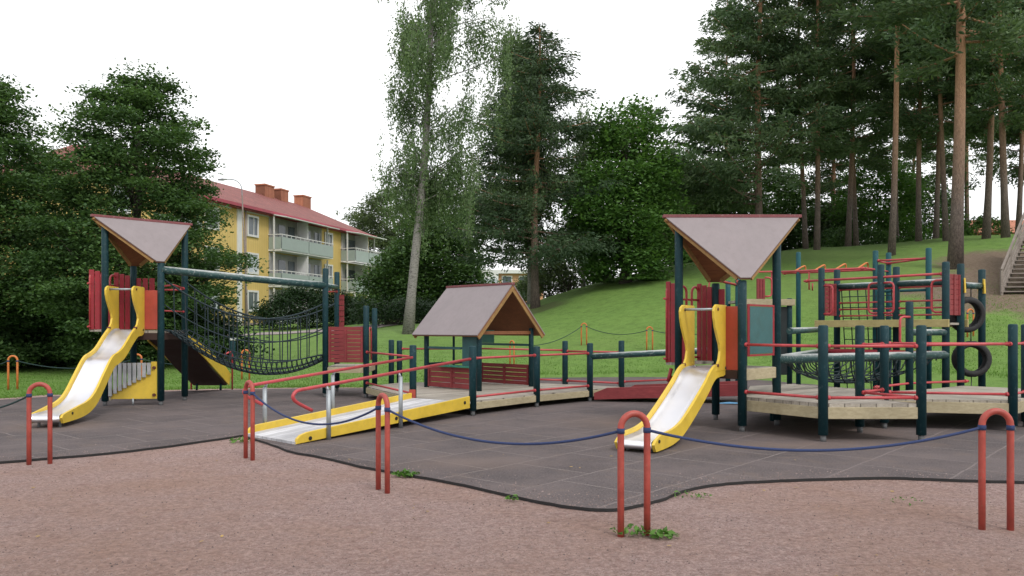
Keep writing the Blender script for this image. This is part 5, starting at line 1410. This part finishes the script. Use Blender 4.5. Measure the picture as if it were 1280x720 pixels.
# pebbles
n = 14000; d = 4.3 + 9 * RNG.uniform(0, 1, n) ** 1.6; px = RNG.uniform(-60, 1340, n); x = (px - 640) / F * d
# keep them off the rubber
poly = np.array([(p[0], p[1]) for p in pts[:0]] or [(p[0], p[1]) for p in front + rback])
def inside(x, y, poly):
    r = np.zeros(len(x), bool); j = len(poly) - 1
    for i in range(len(poly)):
        xi, yi = poly[i]; xj, yj = poly[j]
        c = ((yi > y) != (yj > y)) & (x < (xj - xi) * (y - yi) / (yj - yi + 1e-12) + xi); r ^= c; j = i
    return r
edge = np.array([(p[0], p[1]) for p in front])
dist = np.min(np.hypot(x[:, None] - edge[None, :, 0], d[:, None] - edge[None, :, 1]), 1)
ins_ = inside(x, d, poly); keep = ~ins_; x0_, d0_ = x[keep], d[keep]
# grit that feet have carried over the edge of the rubber
m_ = 4200; k_ = RNG.integers(0, len(edge), m_); ex_ = edge[k_] + RNG.normal(size=(m_, 2)) * .22 + np.array([0, .12]); gi_ = inside(ex_[:, 0], ex_[:, 1], poly)
ex_ = ex_[gi_]; x = np.concatenate([x0_, ex_[:, 0]]); d = np.concatenate([d0_, ex_[:, 1]]); base_z = np.concatenate([np.full(len(x0_), .008), np.full(len(ex_), GZ)]); n = len(x)
s = .0035 + .008 * RNG.uniform(0, 1, n) ** 4
tet = np.array([[1, 0, 0], [-.5, .87, 0], [-.5, -.87, 0], [0, 0, .9]])
ang = RNG.uniform(0, 6.28, n); ca, sa = np.cos(ang), np.sin(ang)
v = np.zeros((n, 4, 3)); st_ = s[:, None]
v[:, :, 0] = x[:, None] + st_ * (tet[:, 0] * ca[:, None] - tet[:, 1] * sa[:, None]); v[:, :, 1] = d[:, None] + st_ * (tet[:, 0] * sa[:, None] + tet[:, 1] * ca[:, None]); v[:, :, 2] = base_z[:, None] + st_ * tet[:, 2]
f = (np.arange(n)[:, None, None] * 4 + np.array([[0, 1, 3], [1, 2, 3], [2, 0, 3]])).reshape(-1, 3)
peb, nt, b, o_ = new_mat('pebbles'); at_ = nd(nt, 'ShaderNodeAttribute', attribute_name='var')
nt.links.new(ramp(nt, at_.outputs['Fac'], [(0, (.07, .05, .046)), (.6, (.21, .15, .135)), (1, (.30, .23, .21))]), b.inputs['Base Color']); b.inputs['Roughness'].default_value = .9
o = mesh_np('gravel', v.reshape(-1, 3), f, peb, None, np.repeat(RNG.uniform(0, 1, n), 3), False, True); tag(o, 'loose small pebbles scattered over the pink sand', None, None, 'stuff')
fl = paint('fallen_leaf_brown', (.30, .20, .06), .8, None, 0, 3, var=.4)
k = 46; fd = 4.4 + 5.5 * RNG.uniform(0, 1, k); fpx = RNG.uniform(0, 1280, k)
lv = leaves('fallen_leaves', np.stack([(fpx - 640) / F * fd, fd, np.full(k, .02)], 1), .038, M['bark'], None, 5.0, .6); lv.data.materials[0] = fl
inn = inside((fpx - 640) / F * fd, fd, poly)
for i_ in range(k):
    if inn[i_]:
        for v_ in lv.data.polygons[i_].vertices: lv.data.vertices[v_].co.z += GZ
tag(lv, 'scattered dry fallen leaves on the sand', None, None, 'stuff')
# grass blades
n = 130000; d = 16 + 18 * RNG.uniform(0, 1, n) ** 1.35; px = RNG.uniform(-80, 1360, n); x = (px - 640) / F * d
sandp = np.array([(p[0], p[1]) for p in wig(back, .12)] + [(22, -12), (-30, -12)])
keep = ~inside(x, d, sandp); x, d = x[keep], d[keep]; n = len(x); z = zt(x, d)
h = RNG.uniform(.02, .06, n) * np.clip((35 - d) / 8, .15, 1); w = RNG.uniform(.008, .016, n); bk = np.array(wig(back, .12)); k_ = RNG.integers(0, len(bk), 9000); bq = bk[k_] + RNG.normal(size=(9000, 2)) * .16 + np.array([0, .10])
x = np.concatenate([x, bq[:, 0]]); d = np.concatenate([d, bq[:, 1]]); z = np.concatenate([z, zt(bq[:, 0], bq[:, 1])]); h = np.concatenate([h, RNG.uniform(.03, .12, 9000)]); w = np.concatenate([w, RNG.uniform(.007, .013, 9000)]); n = len(x)
a = RNG.uniform(0, 6.28, n); tx, ty = RNG.normal(size=n) * .03, RNG.normal(size=n) * .03
v = np.stack([np.stack([x - np.cos(a) * w, d - np.sin(a) * w, z - .01], 1), np.stack([x + np.cos(a) * w, d + np.sin(a) * w, z - .01], 1), np.stack([x + tx, d + ty, z + h], 1)], 1).reshape(-1, 3)
big = np.sin(x * .8) * np.sin(d * .6 + x * .3)
o = mesh_np('grass', v, np.arange(n * 3).reshape(n, 3), M['blade'], None, np.clip(.45 + .2 * big + RNG.normal(size=n) * .18, 0, 1), False, True); tag(o, 'short mown grass blades of the lawn', None, None, 'stuff')

# ------------------------------------------------------------------ camera, light, sky
cam = bpy.data.cameras.new('camera'); co = bpy.data.objects.new('camera', cam); COL.objects.link(co)
co.location = (0, 0, EYE); co.rotation_euler = (R(90), 0, 0)
cam.sensor_width = 36; cam.lens = F / 1280 * 36; cam.shift_y = (HZ - 360) / 1280
cam.clip_end = 3000; cam.clip_start = .05
sc.camera = co
SUN_EL, SUN_AZ = R(50), R(150)   # azimuth measured from +Y towards +X
sd = bpy.data.lights.new('sun', 'SUN'); sd.energy = 1.25; sd.angle = R(14); sd.color = (1, .96, .9)
so = bpy.data.objects.new('sun', sd); COL.objects.link(so)
dirv = Vector((math.sin(SUN_AZ) * math.cos(SUN_EL), math.cos(SUN_AZ) * math.cos(SUN_EL), math.sin(SUN_EL)))
so.rotation_euler = dirv.to_track_quat('Z', 'Y').to_euler(); so.location = dirv * 50
w = bpy.data.worlds.new('World'); sc.world = w; w.use_nodes = True; nt = w.node_tree; nt.nodes.clear()
out = nt.nodes.new('ShaderNodeOutputWorld'); bg_ = nt.nodes.new('ShaderNodeBackground'); nt.links.new(bg_.outputs[0], out.inputs[0])
sky = nt.nodes.new('ShaderNodeTexSky'); sky.sky_type = 'NISHITA'; sky.sun_disc = False; sky.sun_elevation = SUN_EL; sky.sun_rotation = SUN_AZ
sky.air_density = 1; sky.dust_density = 4
tcw = nt.nodes.new('ShaderNodeTexCoord')
nz = noise(nt, 1.4, 5, .55, tcw.outputs['Generated'])
cl = ramp(nt, nz.outputs[0], [(.30, (4.9, 5.1, 5.6)), (.46, (8.8, 8.85, 9.0)), (.7, (10.8, 10.8, 10.8))])
mixed = mixc(nt, .92, sky.outputs[0], cl)
nt.links.new(mixed, bg_.inputs[0]); bg_.inputs[1].default_value = .12
sc.view_settings.view_transform = 'Standard'; sc.view_settings.look = 'None'; sc.view_settings.gamma = 1
sc.view_settings.use_curve_mapping = False; sc.view_settings.exposure = 0.42
sc.cycles.max_bounces = 8; sc.cycles.diffuse_bounces = 6; sc.cycles.glossy_bounces = 3; sc.cycles.transmission_bounces = 5
sc.cycles.use_denoising = True
try: sc.cycles.denoiser = 'OPENIMAGEDENOISE'
except Exception: pass
